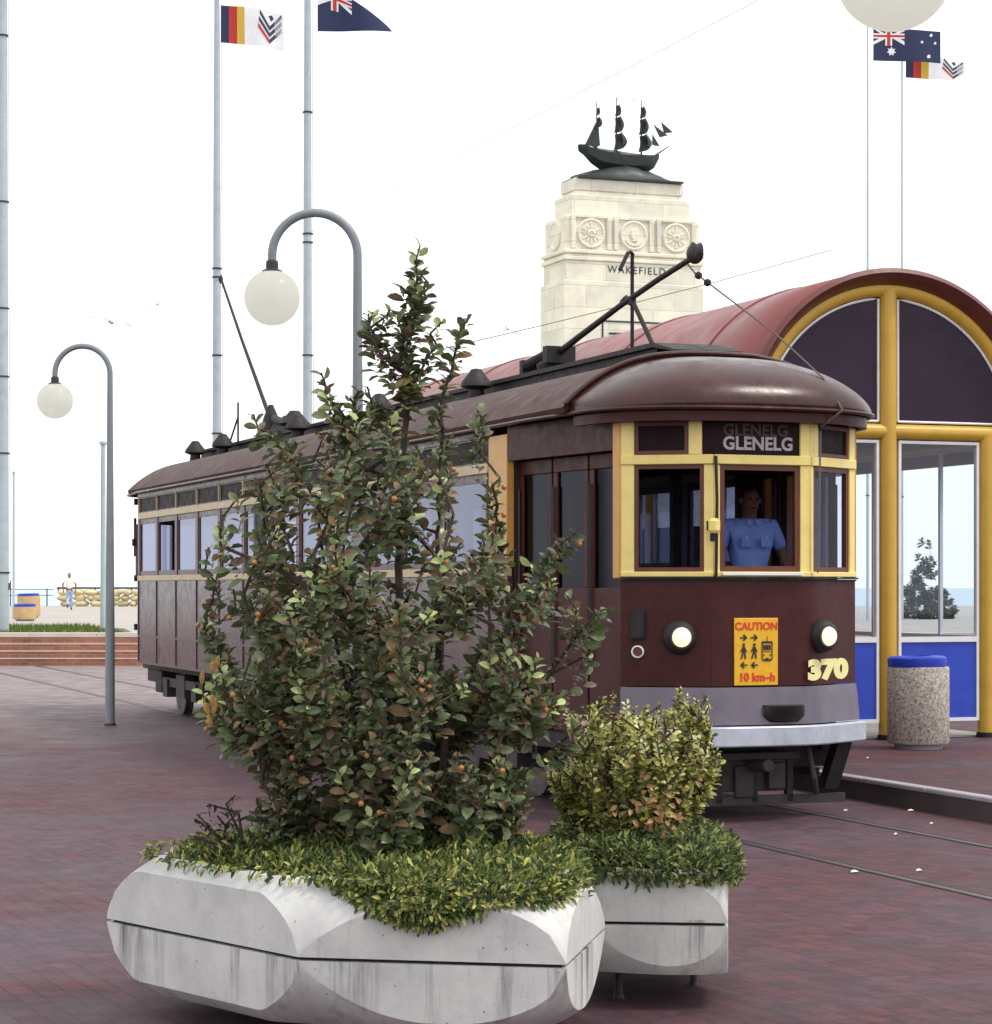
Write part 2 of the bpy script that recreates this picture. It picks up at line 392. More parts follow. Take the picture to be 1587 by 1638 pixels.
nt.links.new(c, bg.inputs[0]); bg.inputs[1].default_value = .1
sun = bpy.data.objects.new('sun', bpy.data.lights.new('sun', 'SUN')); COL.objects.link(sun)
sun.data.energy = 1.5; sun.data.angle = math.radians(12); sun.data.color = (1, .95, .86)
d = Vector((math.sin(SUN_AZ)*math.cos(SUN_EL), math.cos(SUN_AZ)*math.cos(SUN_EL), math.sin(SUN_EL)))
sun.rotation_euler = d.to_track_quat('Z', 'Y').to_euler()
scene.view_settings.view_transform = 'Standard'; scene.view_settings.look = 'None'; scene.view_settings.gamma = 1
scene.view_settings.exposure = .38

# ---------------------------------------------------------------- setting
TH = math.radians(20.4); C0 = Vector((1.85, 17.76, 0)); WALL_Y = 52.5
def loc2w(x, y, z=0):
    return Vector((C0.x+x*math.cos(TH)-y*math.sin(TH), C0.y+x*math.sin(TH)+y*math.cos(TH), z))
def struct(o, label=None): o['kind'] = 'structure'; return o
g = MB(); g.add([(-400, -60, 0), (400, -60, 0), (400, WALL_Y+1, 0), (-400, WALL_Y+1, 0)], [(0, 1, 2, 3)])
struct(g.build('ground', M['paving']))
g = MB(); g.add([(-400, WALL_Y+.42, .7), (400, WALL_Y+.42, .7), (400, 134, .7), (-400, 134, .7)], [(0, 1, 2, 3)])
struct(g.build('path', M['terrace']))
g = MB(); g.add([(-9000, 133, -2), (9000, 133, -2), (9000, 14000, -2), (-9000, 14000, -2)], [(0, 1, 2, 3)])
struct(g.build('water', M['sea']))
g = MB()
for s in (-1, 1): g.box(s*.7175-.022, s*.7175+.022, -22, 60, -.05, .004)
o = struct(g.build('rail_track', M['steel'])); o.location = C0; o.rotation_euler = (0, 0, TH)
g = MB()
for s in (-1, 1):
    for a, b in ((.024, .055), (-.05, -.024)):
        g.add([(s*.7175+a, -22, .004), (s*.7175+b, -22, .004), (s*.7175+b, 60, .004), (s*.7175+a, 60, .004)], [(0, 1, 2, 3)])
o = struct(g.build('rail_groove', M['black'])); o.location = C0; o.rotation_euler = (0, 0, TH)
# raised pavement and its kerb
KX = 1.614
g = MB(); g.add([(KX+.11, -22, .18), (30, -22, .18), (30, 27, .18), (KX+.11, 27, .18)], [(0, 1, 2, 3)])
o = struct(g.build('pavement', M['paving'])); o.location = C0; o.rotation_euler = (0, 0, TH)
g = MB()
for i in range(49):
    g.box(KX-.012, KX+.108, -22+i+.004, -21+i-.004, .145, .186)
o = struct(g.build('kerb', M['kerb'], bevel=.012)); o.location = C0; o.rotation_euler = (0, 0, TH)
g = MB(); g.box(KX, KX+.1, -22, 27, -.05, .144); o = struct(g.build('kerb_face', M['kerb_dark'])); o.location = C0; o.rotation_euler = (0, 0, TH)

# stepped brick wall of the terrace
wall = thing('brick_wall', 'low red brick wall in four stepped courses with pale capping, behind the tram square', 'wall', (0, WALL_Y, 0))
g = MB()
for i in range(4):
    g.box(-90, 90, i*.09, .41, i*.162+.0, (i+1)*.162-.012)
g.build('brick_course', M['brickwall'], wall)
g = MB()
for i in range(4): g.box(-90, 90, i*.09-.012, i*.09+.1, (i+1)*.162-.012, (i+1)*.162+.012)
g.build('course_edge', M['cap'], wall)
g = MB()
for i in range(120): g.box(-90+i*1.5+.006, -88.5+i*1.5-.006, .30, .62, .664, .735)
g.build('capping', M['cap'], wall, bevel=.01)

# grass on the terrace
def leafcard(mb, p, d, n, L, W, col, bend=.25, fold=.25):
    """one leaf: p base, d direction, n face normal"""
    d = d.normalized(); s = d.cross(n).normalized(); n = s.cross(d).normalized()
    a = p; m1 = p+d*L*.28+n*L*bend*.12; m2 = p+d*L*.60+n*L*bend*.06; m3 = p+d*L*.86-n*L*bend*.14; t = p+d*L-n*L*bend*.4
    u = n*W*fold
    mb.add([a, m1+s*W*.38+u, m2+s*W*.5+u*.9, m3+s*W*.30+u*.4, t, m3-s*W*.30+u*.4, m2-s*W*.5+u*.9, m1-s*W*.38+u, m1, m2, m3],
           [(0, 1, 8), (8, 1, 2, 9), (9, 2, 3, 10), (10, 3, 4), (0, 8, 7), (8, 9, 6, 7), (9, 10, 5, 6), (10, 4, 5)], col)
random.seed(3)
g = MB()
g.add([(-13.2, 53.6, .705), (-8.3, 53.7, .705), (-9.5, 60, .705), (-12, 64, .705), (-14.5, 64, .705)], [(0, 1, 2, 3, 4)], (.09, .14, .03))
for i in range(2600):
    y = random.uniform(53.8, 63.6); x = random.uniform(-14, -8.4-(y-53.7)*.27)
    p = Vector((x, y, .705)); d = Vector((random.uniform(-.4, .4), random.uniform(-.4, .4), 1))
    h = random.uniform(.05, .14); k = random.random()
    s = d.cross(Vector((random.random(), random.random(), 0))).normalized()*.02
    g.add([p-s, p+s, p+d.normalized()*h], [(0, 1, 2)], (.10+.08*k, .17+.05*k, .03))
tag(g.build('grass', M['grass'], smooth=False), 'strip of green lawn behind the brick wall beside the flagpole', None, None, 'stuff')

# rubble sea wall with rail
sw = thing('stone_wall', 'low yellow limestone rubble sea wall with a dark rail along its top', 'wall', (0, 131, .7))
rows = [];  xs0, xs1 = -24.6, -6.0
g = MB(); random.seed(5)
x = xs0
for r in range(3):
    x = xs0+random.uniform(0, .3)
    while x < xs1:
        w_ = random.uniform(.4, .9); c_ = Vector((x+w_/2, .35+random.uniform(-.06, .05), .16+r*.31))
        seg = 7; vs = []
        b = bmesh.new(); bmesh.ops.create_icosphere(b, subdivisions=2, radius=1)
        for v in b.verts:
            k = 1+.18*noise.noise(v.co*1.3+c_*3)
            vs.append(Vector((v.co.x*w_*.52*k, v.co.y*.34*k, v.co.z*.19*k))+c_)
        g.add(vs, [tuple(v.index for v in f.verts) for f in b.faces]); b.free()
        x += w_
g.build('rubble', M['limestone'], sw)
g = MB(); g.tube([(xs0, .3, 1.03), (xs1, .3, 1.03)], .05, 8)
for i in range(10): g.tube([(xs0+i*2.05+.1, .3, .85), (xs0+i*2.05+.1, .3, 1.03)], .035, 6)
g.build('hand_rail', M['black'], sw)
# railing on the sea front further left
rf = thing('sea_railing', 'thin dark sea front railing left of the limestone wall', 'railing', (0, 131, .7))
g = MB()
for z in (.62, .95): g.tube([(-60, .3, z), (-24.8, .3, z)], .022, 6)
for i in range(18):
    x = -60+i*2.05; g.tube([(x, .3, 0), (x, .3, 1.0 if i % 4 else 1.45)], .035, 6)
g.build('rail', M['iron'], rf)

# ---------------------------------------------------------------- tram
T = thing('tram', 'dark red vintage tram with cream window posts and number 370, standing behind the planters', 'tram', C0, TH)
HW = 1.195; FW = .985; YB = 1.83; YE = 16.41; PITCH = (YE-2.27)/12
def plan(off=0.0, n=10, side=True, rad=.16):
    """outline of the nose seen from above, left to right, pushed outward by off"""
    base = [Vector((-FW, 0)), Vector((-.40, -.376)), Vector((.40, -.376)), Vector((FW, 0))]
    pts = [base[0]]
    for i in (1, 2):
        a = base[i]+(base[i-1]-base[i]).normalized()*rad; b = base[i]+(base[i+1]-base[i]).normalized()*rad
        for k in range(n+1):
            t = k/n; pts.append(a*(1-t)**2+base[i]*2*t*(1-t)+b*t*t)
    pts.append(base[3]); out = []
    for i, p in enumerate(pts):
        t = (pts[min(i+1, len(pts)-1)]-pts[max(i-1, 0)]).normalized(); nn = Vector((t.y, -t.x)); out.append(p+nn*off)
    return out
def ribbon(mb, outer, inner, z0, z1, z0b=None, z1b=None):
    n = len(outer); vs = []
    for p in outer: vs += [(p.x, p.y, z0), (p.x, p.y, z1)]
    for p in inner: vs += [(p.x, p.y, z0), (p.x, p.y, z1)]
    fs = []
    for i in range(n-1):
        a, b = 2*i, 2*i+2; c_, d_ = 2*n+2*i, 2*n+2*i+2
        fs += [(a, b, b+1, a+1), (c_, c_+1, d_+1, d_), (a+1, b+1, d_+1, c_+1), (a, c_, d_, b)]
    fs += [(0, 1, 2*n+1, 2*n), (2*n-2, 4*n-2, 4*n-1, 2*n-1)]
    mb.add(vs, fs)
# nose panel
g = MB(); ribbon(g, plan(0), plan(-.045), 1.02, 1.80)
dash = g.build('front_panel', M['maroon'], T)
g = MB(); ribbon(g, plan(.012), plan(-.05), 1.80, 1.812); ribbon(g, plan(.03), plan(-.05), 1.815, 1.827)
g.build('sill_strip', M['black'], T)
# front window structure, facet by facet
A, B, Cc, D = Vector((-FW, 0)), Vector((-.40, -.376)), Vector((.40, -.376)), Vector((FW, 0))
def fbox(mb, P, Q, s0, s1, z0, z1, d0, d1):
    t = (Q-P).normalized(); n = Vector((t.y, -t.x))
    o = P+t*s0+n*d0; ax = t*(s1-s0); ay = n*(d1-d0)
    mb.obox((o.x, o.y, z0), (ax.x, ax.y, 0), (ay.x, ay.y, 0), (0, 0, z1-z0))
LS = (B-A).length; LC = (Cc-B).length
for P_, Q_, a_, b_, z0_, z1_ in ((A, B, .0, .10, 1.83, 2.98), (A, B, LS-.075, LS-.004, 1.83, 2.66), (A, B, LS-.19, LS-.09, 2.735, 2.98),
        (B, Cc, .004, .05, 1.83, 2.66), (B, Cc, LC-.085, LC-.004, 1.83, 2.98), (Cc, D, .004, .045, 1.83, 2.98), (Cc, D, LS-.085, LS, 1.83, 2.98), (Cc, D, .045, .12, 2.735, 2.98)):
    g = MB(); fbox(g, P_, Q_, a_, b_, z0_, z1_, -.07, .0); g.build('window_post', M['cream'], T, bevel=.006)
for P, Q, L in ((A, B, LS), (B, Cc, LC), (Cc, D, LS)):
  for z0_, z1_, o_ in ((2.662, 2.733, .014), (1.83, 1.868, .016)):
    g = MB(); fbox(g, P, Q, .0 if P is A else .004, L-.004 if P is not Cc else L, z0_, z1_, -.06, o_); g.build('window_rail', M['cream'], T, bevel=.006)
# corner post side face (yellow, with its shade painted in as ochre), runs to full height
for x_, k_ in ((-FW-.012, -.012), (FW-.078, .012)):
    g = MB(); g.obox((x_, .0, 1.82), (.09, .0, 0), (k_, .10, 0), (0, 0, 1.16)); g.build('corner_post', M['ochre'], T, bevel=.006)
def sash(name, P, Q, s0, s1, z0, z1, fw, mat, gmat, hole=None):
    m = MB()
    fbox(m, P, Q, s0, s1, z0, z0+fw, -.05, -.012); fbox(m, P, Q, s0, s1, z1-fw, z1, -.05, -.012)
    fbox(m, P, Q, s0, s0+fw, z0+fw, z1-fw, -.05, -.012); fbox(m, P, Q, s1-fw, s1, z0+fw, z1-fw, -.05, -.012)
    o = m.build(name, mat, T)
    m = MB(); fbox(m, P, Q, s0+fw, s1-fw, z0+fw, z1-fw, -.036, -.030); m.build('pane', gmat, o)
    return o
sash('front_window', A, B, .101, LS-.076, 1.87, 2.66, .03, M['brown_wood'], M['glass_front'])
sash('front_window', B, Cc, .051, LC-.086, 1.87, 2.66, .04, M['brown_wood'], M['glass_front'])
sash('front_window', Cc, D, .046, LS-.086, 1.87, 2.66, .035, M['brown_wood'], M['glass_front'])
sash('upper_window', A, B, .101, LS-.191, 2.735, 2.98, .03, M['brown_wood'], M['dark_pane'])
sash('upper_window', Cc, D, .121, LS-.086, 2.735, 2.98, .03, M['brown_wood'], M['dark_pane'])
# destination box
g = MB(); fbox(g, B, Cc, .004, LC-.086, 2.735, 2.98, -.06, -.02); fbox(g, A, B, LS-.089, LS-.004, 2.735, 2.98, -.06, -.02)
db = g.build('destination_box', M['dark_pane'], T)
text_obj('lettering', 'GLENELG', .135, M['dest'], db, (-.03, -.3585, 2.815), (1, 0, 0), (0, 0, 1), bold=.004, spacing=1.02)
text_obj('lettering', 'GLENELG', .125, M['interior'], db, (-.05, -.3585, 2.915), (1, 0, 0), (0, 0, 1), bold=.003, spacing=1.02)
g = MB(); fbox(g, B, Cc, .051, LC-.086, 1.842, 1.862, .017, .05)
g.build('window_ledge', M['white'], T)
g = MB(); tt = [(B.x+.0, B.y-.03, 2.72), (B.x+.005, B.y-.04, 2.4), (B.x-.0, B.y-.035, 1.83)]
g.tube(tt, .012, 6); g.box(B.x-.07, B.x+.02, B.y-.07, B.y-.018, 2.17, 2.24); g.tube([(B.x-.03, B.y-.04, 2.17), (B.x-.035, B.y-.045, 2.09)], .018, 6)
g.build('wiper_arm', M['black'], T)
g = MB(); g.lathe([(.03, 0), (.045, .02), (.045, .09), (.02, .11)], (B.x-.028, B.y-.06, 2.15), 12)
g.build('wiper_motor', M['cream'], T)
# headlights
def headlight(x, on_facet):
    P, Q = on_facet; t = (Q-P).normalized(); n = Vector((t.y, -t.x))
    u = (x-P.x)/t.x; pos = P+t*u
    e = bpy.data.objects.new('headlight', None)
    m = MB(); m.lathe([(.125, -.02), (.13, .01), (.118, .06), (.09, .085), (.082, .08)], n=32, axis='y')
    m.v = [(v[0], -v[1], v[2]) for v in m.v]
    h = m.build('headlight', M['black'], T); h.location = (pos.x, pos.y, 1.385)
    h.rotation_euler = (0, 0, math.atan2(n.x, -n.y)*.35)
    m = MB(); m.lathe([(.088, -.078), (.088, -.096), (.074, -.1), (.074, -.09)], n=32, axis='y'); m.build('lamp_rim', M['iron'], h)
    m = MB(); m.lathe([(.074, -.088), (.066, -.108), (.045, -.12), (.001, -.125)], n=28, axis='y'); m.build('lens', M['lamp_on'], h)
headlight(-.62, (A, B)); headlight(.53, (Cc, D))
# little socket and grab slot on the left facet
t_ = (B-A).normalized(); n_ = Vector((t_.y, -t_.x)); q = A+t_*.13
def rot_n(o, n): o.rotation_euler = (0, 0, math.atan2(n.x, -n.y))
m = MB(); m.lathe([(.047, -.0), (.047, -.03), (.038, -.034), (.034, -.01)], n=24, axis='y'); o = m.build('socket_ring', M['white'], T); o.location = (q.x, q.y, 1.275); rot_n(o, n_)
m = MB(); m.lathe([(.034, -.0), (.034, -.018), (.01, -.02)], n=20, axis='y'); o = m.build('socket', M['brown_wood'], T); o.location = (q.x, q.y, 1.275); rot_n(o, n_)
m = MB(); m.box(-.055, .055, -.03, .0, -.1, .11); m.box(-.045, .045, -.04, -.03, -.09, .1); o = m.build('marker_slot', M['black'], T); o.location = (q.x, q.y, 1.47); rot_n(o, n_)
for s_ in (-.40, .40):
    m = MB(); m.box(s_-.012, s_+.012, -.386 if abs(s_) < .3 else -.352, -.34, 1.03, 1.79); m.build('panel_seam', M['maroon'], T, bevel=.003)
# caution sign
sg = MB(); sg.box(-.18, .18, -.012, 0, -.25, .25)
sign = sg.build('caution_sign', M['sign_yellow'], T, bevel=.004); sign.location = (-.06, -.377, 1.275)
rot_n(sign, Vector((0, -1)))
YS = -.0135
text_obj('lettering', 'CAUTION', .078, M['sign_red'], sign, (0, YS, .188), (1, 0, 0), (0, 0, 1), bold=.002)
text_obj('lettering', '10 km–h', .085, M['sign_red'], sign, (.005, YS, -.19), (1, 0, 0), (0, 0, 1), bold=.003)
def arrow(m, cx, cz, s):
    pr = lambda poly: m.prism(poly, lambda p, k: (cx+p[0]*s, YS-.0015-.002*k, cz+p[1]))
    pr([(-.03, -.005), (.02, -.005), (.02, .005), (-.03, .005)])
    pr([(.03, 0), (.003, .026), (-.007, .018), (.013, 0), (-.007, -.018), (.003, -.026)])
for cx in (-.105, -.018):
    for z_, k_ in ((.105, 1), (-.098, -1)): m = MB(); arrow(m, cx, z_, k_); m.build('arrow_mark', M['sign_black'], sign, smooth=False)
for cx in (-.105, -.018):
    m = MB()
    def pr(poly): m.prism(poly, lambda p, k: (cx+p[0], YS-.0015-.002*k, p[1]))
    pr([(.011*math.cos(a*PI/5), .052+.012*math.sin(a*PI/5)) for a in range(10)])
    pr([(-.012, .038), (.012, .038), (.014, -.005), (-.012, -.005)])
    pr([(.012, .03), (.028, .0), (.022, -.004), (.01, .018)]); pr([(-.012, .03), (-.03, .004), (-.024, -.002), (-.01, .016)])
    pr([(-.012, -.005), (-.001, -.005), (-.014, -.052), (-.026, -.052)]); pr([(.001, -.005), (.014, -.005), (.02, -.052), (.008, -.052)])
    m.build('pedestrian_mark', M['sign_black'], sign, smooth=False)
m = MB(); cx = .088
def pr(poly): m.prism(poly, lambda p, k: (cx+p[0], YS-.0015-.002*k, p[1]))
pr([(-.002, .075), (.002, .075), (.002, .115), (-.002, .115)]); pr([(-.05, .062), (.05, .062), (.04, .078), (-.04, .078)])
pr([(-.045, .062), (-.038, .062), (-.038, -.055), (-.045, -.055)]); pr([(.038, .062), (.045, .062), (.045, -.055), (.038, -.055)])
for i in range(3): pr([(-.032+i*.022, .012), (-.014+i*.022, .012), (-.014+i*.022, .05), (-.032+i*.022, .05)])
pr([(-.045, -.055), (.045, -.055), (.03, -.07), (-.03, -.07)]); pr([(-.014, -.046), (.014, -.046), (0, -.062)])
pr([(-.032, -.03), (-.022, -.03), (-.022, -.02), (-.032, -.02)]); pr([(.022, -.03), (.032, -.03), (.032, -.02), (.022, -.02)])
pr([(-.038, -.0), (.038, -.0), (.038, .004), (-.038, .004)])
m.build('tram_mark', M['sign_black'], sign, smooth=False)
# fleet number on the right facet
t_ = (D-Cc).normalized(); q = Cc+t_*.262; n_ = Vector((t_.y, -t_.x)); q2 = q+n_*.002
text_obj('fleet_number', '370', .19, M['num_cream'], T, (q2.x, q2.y, 1.125), (t_.x, t_.y, 0), (0, 0, 1), bold=.014, spacing=1.02, sx=2.1, ext=.001)
# apron, bumper, coupler cover
g = MB(); pa, pb = plan(.0), plan(.05); rows = [[(p.x, p.y, 1.012) for p in plan(-.02)], [(p.x, p.y, 1.012) for p in plan(.006)], [(p.x, p.y, .95) for p in plan(.02)], [(p.x*.99, p.y, .735) for p in pb], [(p.x*.97, p.y, .735) for p in plan(-.05)]]
g.grid(rows); g.build('apron', M['apron'], T)
g = MB(); ribbon(g, plan(.10), plan(.0), .575, .725); g.build('bumper', M['bumper'], T, bevel=.012)
g = MB(); pp = [(.02, .0), (.32, .0), (.345, .1), (.0, .1)]
rows = []
for k in range(9):
    a = k/8; x = -.015+.33*a; dd = .07*math.sin(PI*a)
    rows.append([(x, -.40, .875), (x, -.435-dd, .87), (x, -.43-dd*.7, .80), (.03+.24*a, -.42-dd*.3, .755)])
g.grid(rows); g.build('coupler_cover', M['black'], T, solid=.01)
# ---- sides
def yside(i): return YE-PITCH*i
for s in (-1, 1):
    def sb(m, y0, y1, z0, z1, d0, d1):   # d = distance out from the side plane
        x0, x1 = sorted((s*(HW+d0), s*(HW+d1))); m.box(x0, x1, y0, y1, z0, z1)
    g = MB(); sb(g, YB, YE, .71, 1.84, -.05, 0); g.build('side_panel', M['maroon_side'], T)
    g = MB()
    for i in range(13): sb(g, yside(i)-.018, yside(i)+.018, .72, 1.838, 0, .012)
    sb(g, YB, YE, 1.07, 1.095, 0, .013); sb(g, YB, YE, .70, .73, -.01, .014)
    g.build('side_beading', M['window_wood'], T)
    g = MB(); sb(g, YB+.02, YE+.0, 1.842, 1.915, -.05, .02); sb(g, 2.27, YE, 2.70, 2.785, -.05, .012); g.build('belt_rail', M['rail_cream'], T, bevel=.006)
    g = MB(); sb(g, YB, 2.26, 1.917, 3.0, -.06, .006); g.build('body_post', M['ochre'], T, bevel=.006)  # yellow post, shade on it is part of the ochre colour
    g = MB(); sb(g, 2.27, YE, 3.0, 3.06, -.05, .01); g.build('letter_board', M['window_wood'], T)
    # fanlights and windows, bay by bay
    fr0 = wn0 = None
    for i in range(12):
        yc = yside(i)-PITCH/2
        if fr0 is None:
            g = MB(); x = 0; h = PITCH/2
            def lb(m, y0, y1, z0, z1, d0, d1):
                x0, x1 = sorted((s*d0, s*d1)); m.box(x0, x1, y0, y1, z0, z1)
            lb(g, -h+.012, h-.012, 2.787, 2.80, -.04, -.005); lb(g, -h+.012, h-.012, 2.985, 2.998, -.04, -.005)
            fr0 = g.build('fanlight', M['window_wood'], T); fr0.location = (s*HW, yc, 0)
            g = MB(); lb(g, -h+.012, h-.012, 2.80, 2.985, -.03, -.02); g.build('pane', M['dark_pane'], fr0)
            g = MB(); lb(g, h-.012, h+.012, 2.787, 2.998, -.04, .006); g.build('divider', M['rail_cream'], fr0)
            g = MB(); lb(g, h-.06, h+.06, 1.917, 2.698, -.05, .0)
            lb(g, -h+.06, h-.06, 1.917, 1.98, -.04, -.01); lb(g, -h+.06, h-.06, 2.63, 2.698, -.04, -.01)
            lb(g, -h+.06, -h+.105, 1.98, 2.63, -.04, -.01); lb(g, h-.105, h-.06, 1.98, 2.63, -.04, -.01)
            wn0 = g.build('side_window', M['window_wood'], T); wn0.location = (s*HW, yc, 0)
            g = MB(); lb(g, -h+.105, h-.105, 1.98, 2.63, -.028, -.022); pn0 = g.build('pane', M['glass'], wn0)
        else:
            f_ = copy_part(fr0, T, (s*HW, yc, 0))
            for ch in [c_ for c_ in bpy.data.objects if c_.parent == fr0]: copy_part(ch, f_)
            w2 = copy_part(wn0, T, (s*HW, yc, 0))
            if not (s == -1 and i == 1): copy_part(pn0, w2)
    # platform door: leaves in the tapering side between nose and body
    P, Q = (Vector((-HW, YB)), Vector((-FW-.0, .10))) if s == -1 else (Vector((FW, .10)), Vector((HW, YB)))
    L = (Q-P).length
    hd = MB(); fbox(hd, P, Q, 0, L, 2.78, 3.06, -.15, -.0); hd.build('door_header', M['maroon'], T)
    for k in range(3):
        a0 = L*k/3+.012; a1 = L*(k+1)/3-.012
        m = MB(); fbox(m, P, Q, a0, a1, .62, 1.75, -.14, -.10); fbox(m, P, Q, a0, a1, 2.66, 2.775, -.14, -.10)
        fbox(m, P, Q, a0, a0+.07, 1.75, 2.66, -.14, -.10); fbox(m, P, Q, a1-.07, a1, 1.75, 2.66, -.14, -.10)
        dr = m.build('door_leaf', M['maroon'], T, bevel=.006)
        m = MB(); fbox(m, P, Q, a0+.07, a1-.07, 1.75, 2.66, -.125, -.118); m.build('pane', M['glass_door'], dr)
        t2 = (Q-P).normalized(); n2 = Vector((t2.y, -t2.x)); pp = P+t2*(a0+.035)-n2*.085
        m = MB(); m.tube([(pp.x, pp.y, 1.15), (pp.x, pp.y, 2.55)], .011, 8); m.build('handle', M['iron'], dr)
    m = MB(); fbox(m, P, Q, .05, L-.05, .50, .615, -.2, .03); m.build('door_step', M['black'], T)
# rear end: the same nose turned round, joined by short tapering sides
RL = 17.4
def mir(pts): return [Vector((p.x, RL-p.y)) for p in pts]
g = MB(); ribbon(g, mir(plan(0)), mir(plan(-.045)), .72, 1.84); g.build('rear_panel', M['maroon_side'], T)
g = MB(); ribbon(g, mir(plan(.01)), mir(plan(-.05)), 2.66, 3.0); ribbon(g, mir(plan(.01)), mir(plan(-.05)), 1.842, 1.9)
for k, p in enumerate(mir([A, B, Cc, D])): g.box(p.x-.05, p.x+.05, p.y-.06, p.y-.0, 1.9, 2.66)
rw = g.build('rear_window', M['window_wood'], T)
m = MB(); ribbon(m, mir(plan(-.02)), mir(plan(-.026)), 1.9, 2.66); m.build('pane', M['glass'], rw)
for s in (-1, 1):
    P, Q = (Vector((-FW, RL)), Vector((-HW, YE+.01))) if s == -1 else (Vector((HW, YE+.01)), Vector((FW, RL)))
    L = (Q-P).length; m = MB(); fbox(m, P, Q, 0, L, .72, 1.84, -.05, 0); fbox(m, P, Q, 0, L, 2.70, 3.0, -.05, 0); fbox(m, P, Q, 0, .08, 1.84, 2.70, -.05, 0); fbox(m, P, Q, L-.08, L, 1.84, 2.70, -.05, 0)
    m.build('rear_door', M['maroon_side'], T)
g = MB()
for z in (1.2, 1.9, 3.0): g.box(-FW-.06, -FW+.03, RL-.02, RL+.06, z-.06, z+.03)
g.tube([(-FW-.05, RL+.02, 2.2), (-FW-.05, RL+.02, 2.75)], .02, 8); g.box(-FW-.09, -FW, RL-.03, RL+.05, 2.35, 2.45)
g.build('rear_fitting', M['black'], T)
# ---- interior
g = MB(); g.box(-HW+.06, HW-.06, YB, YE-.06, .80, .86); g.box(-.93, .93, -.02, YB, .80, .86); g.box(-.5, .5, -.33, -.02, .80, .86)
g.build('floor', M['interior'], T)
g = MB()   # bulkhead behind the driver with a window and a doorway
g.box(-HW+.06, -.30, YB, YB+.05, .86, 3.0); g.box(-.30, -.20, YB-.01, YB+.06, .86, 3.0); g.box(.28, .36, YB-.01, YB+.06, .86, 3.0)
g.box(.36, HW-.06, YB, YB+.05, .86, 1.9); g.box(.36, HW-.06, YB, YB+.05, 2.7, 3.0); g.box(.88, HW-.06, YB, YB+.05, 1.9, 2.7); g.box(-.20, .28, YB, YB+.05, 2.72, 3.0)
g.build('bulkhead', M['interior'], T)
g = MB(); g.box(-.95, -.63, YB-.008, YB-.002, 2.0, 2.5); g.build('notice', M['rail_cream'], T)
g = MB(); g.box(-.3, .1, -.22, .02, .86, 1.72); g.lathe([(.14, 1.72), (.15, 1.74), (.15, 1.8), (.05, 1.83)], (-.1, -.12, 0), 20); g.tube([(-.1, -.12, 1.83), (-.1, -.12, 1.88), (-.02, -.2, 1.9)], .014, 8)
g.build('controller', M['black'], T)
s0 = None
for k in range(9):
    y = 2.75+k*1.5
    for sx in (-1, 1):
        if s0 is None:
            m = MB(); m.box(-.42, .42, -.22, .22, .42, .52); m.box(-.42, .42, .2, .27, .5, 1.02); m.box(-.35, -.3, -.2, .2, 0, .42); m.box(.3, .35, -.2, .2, 0, .42)
            s0 = m.build('seat', M['seat'], T, bevel=.02); s0.location = (sx*.7, y, .86)
        else: copy_part(s0, T, (sx*.7, y, .86))
g = MB()
for k in range(6):
    y = 3.1+k*2.3; g.tube([(-.3, y, .86), (-.3, y, 3.0)], .016, 8); g.tube([(.3, y, .86), (.3, y, 3.0)], .016, 8)
g.build('grab_pole', M['chrome'], T)
# ---- roof
def zr(x): return 3.10+.455*(1-min(1, abs(x)/1.27)**2.9)
xs = [-1.25+2.5*i/36 for i in range(37)]
ys = [.5, 3, 6, 9, 12, 14.6, 16.9]
def rf(y): return 1
g = MB()
top = [[(x, y, 3.08+(zr(x)-3.08)*rf(y)) for x in xs] for y in ys]
bot = [[(x*.985, y, 3.055+(zr(x)-3.10)*rf(y)*.93) for x in xs] for y in ys]
g.grid(top); n0 = len(g.v); g.grid(bot)
for j in range(len(ys)-1):
    for k, sgn in ((0, 1), (36, -1)):
        a = j*37+k; g.f.append((a, a+37, a+37+n0, a+n0)); g.c.append(None)
for k in range(36): g.f.append((k, k+1, k+1+n0, k+n0)); g.c.append(None)
for k in range(36): a = (len(ys)-1)*37+k; g.f.append((a, a+1, a+1+n0, a+n0)); g.c.append(None)
roof = g.build('roof', M['roof_side'], T, ang=50)
def pw(v, e): return math.copysign(abs(v)**e, v)
def eave(a, off=0): return (pw(math.sin(a), .85)*(1.19+off), .5-pw(math.cos(a), .72)*(1.03+off))
AN = [-PI/2+PI*i/48 for i in range(49)]
def nose_rows(nr=16, sc=1.0):
    rows = []
    for r in range(nr+1):
        t = r/nr*PI/2; row = []
        for a in AN:
            ex, ey = eave(a); lx = pw(math.sin(a), .85)*1.18; lz = zr(lx)-.03
            k = math.sin(t); row.append(((lx+(ex-lx)*k)*sc, .5+(ey-.5)*k*sc, 3.075+(lz-3.075)*math.cos(t)*sc))
        rows.append(row)
    return rows
g = MB(); g.grid(nose_rows()); g.build('roof_hood', M['roof_red'], T, ang=60, solid=.015)
g = MB(); g.grid([[(p[0], RL-p[1], p[2]) for p in r] for r in nose_rows()]); g.build('rear_hood', M['roof_side'], T, ang=60, solid=.015)
g = MB(); g.tube([(x, .47, zr(x)+.012) for x in [-1.24+2.48*i/40 for i in range(41)]], .02, 8); g.build('roof_lip', M['roof_red'], T)
g = MB(); pts = [(*eave(a, .012), 3.07) for a in AN]; rp_ = [(p[0], RL-p[1], p[2]) for p in pts]
g.tube(pts+[(1.26, 1.2, 3.07), (1.26, 16.2, 3.07)]+rp_[::-1]+[(-1.26, 16.2, 3.07), (-1.26, 1.2, 3.07)]+pts[:1], .017, 8)
g.build('gutter', M['roof_red'], T)
g = MB(); o1 = [Vector(eave(a, -.03)) for a in AN]; o2 = [Vector(eave(a, -.08)) for a in AN]
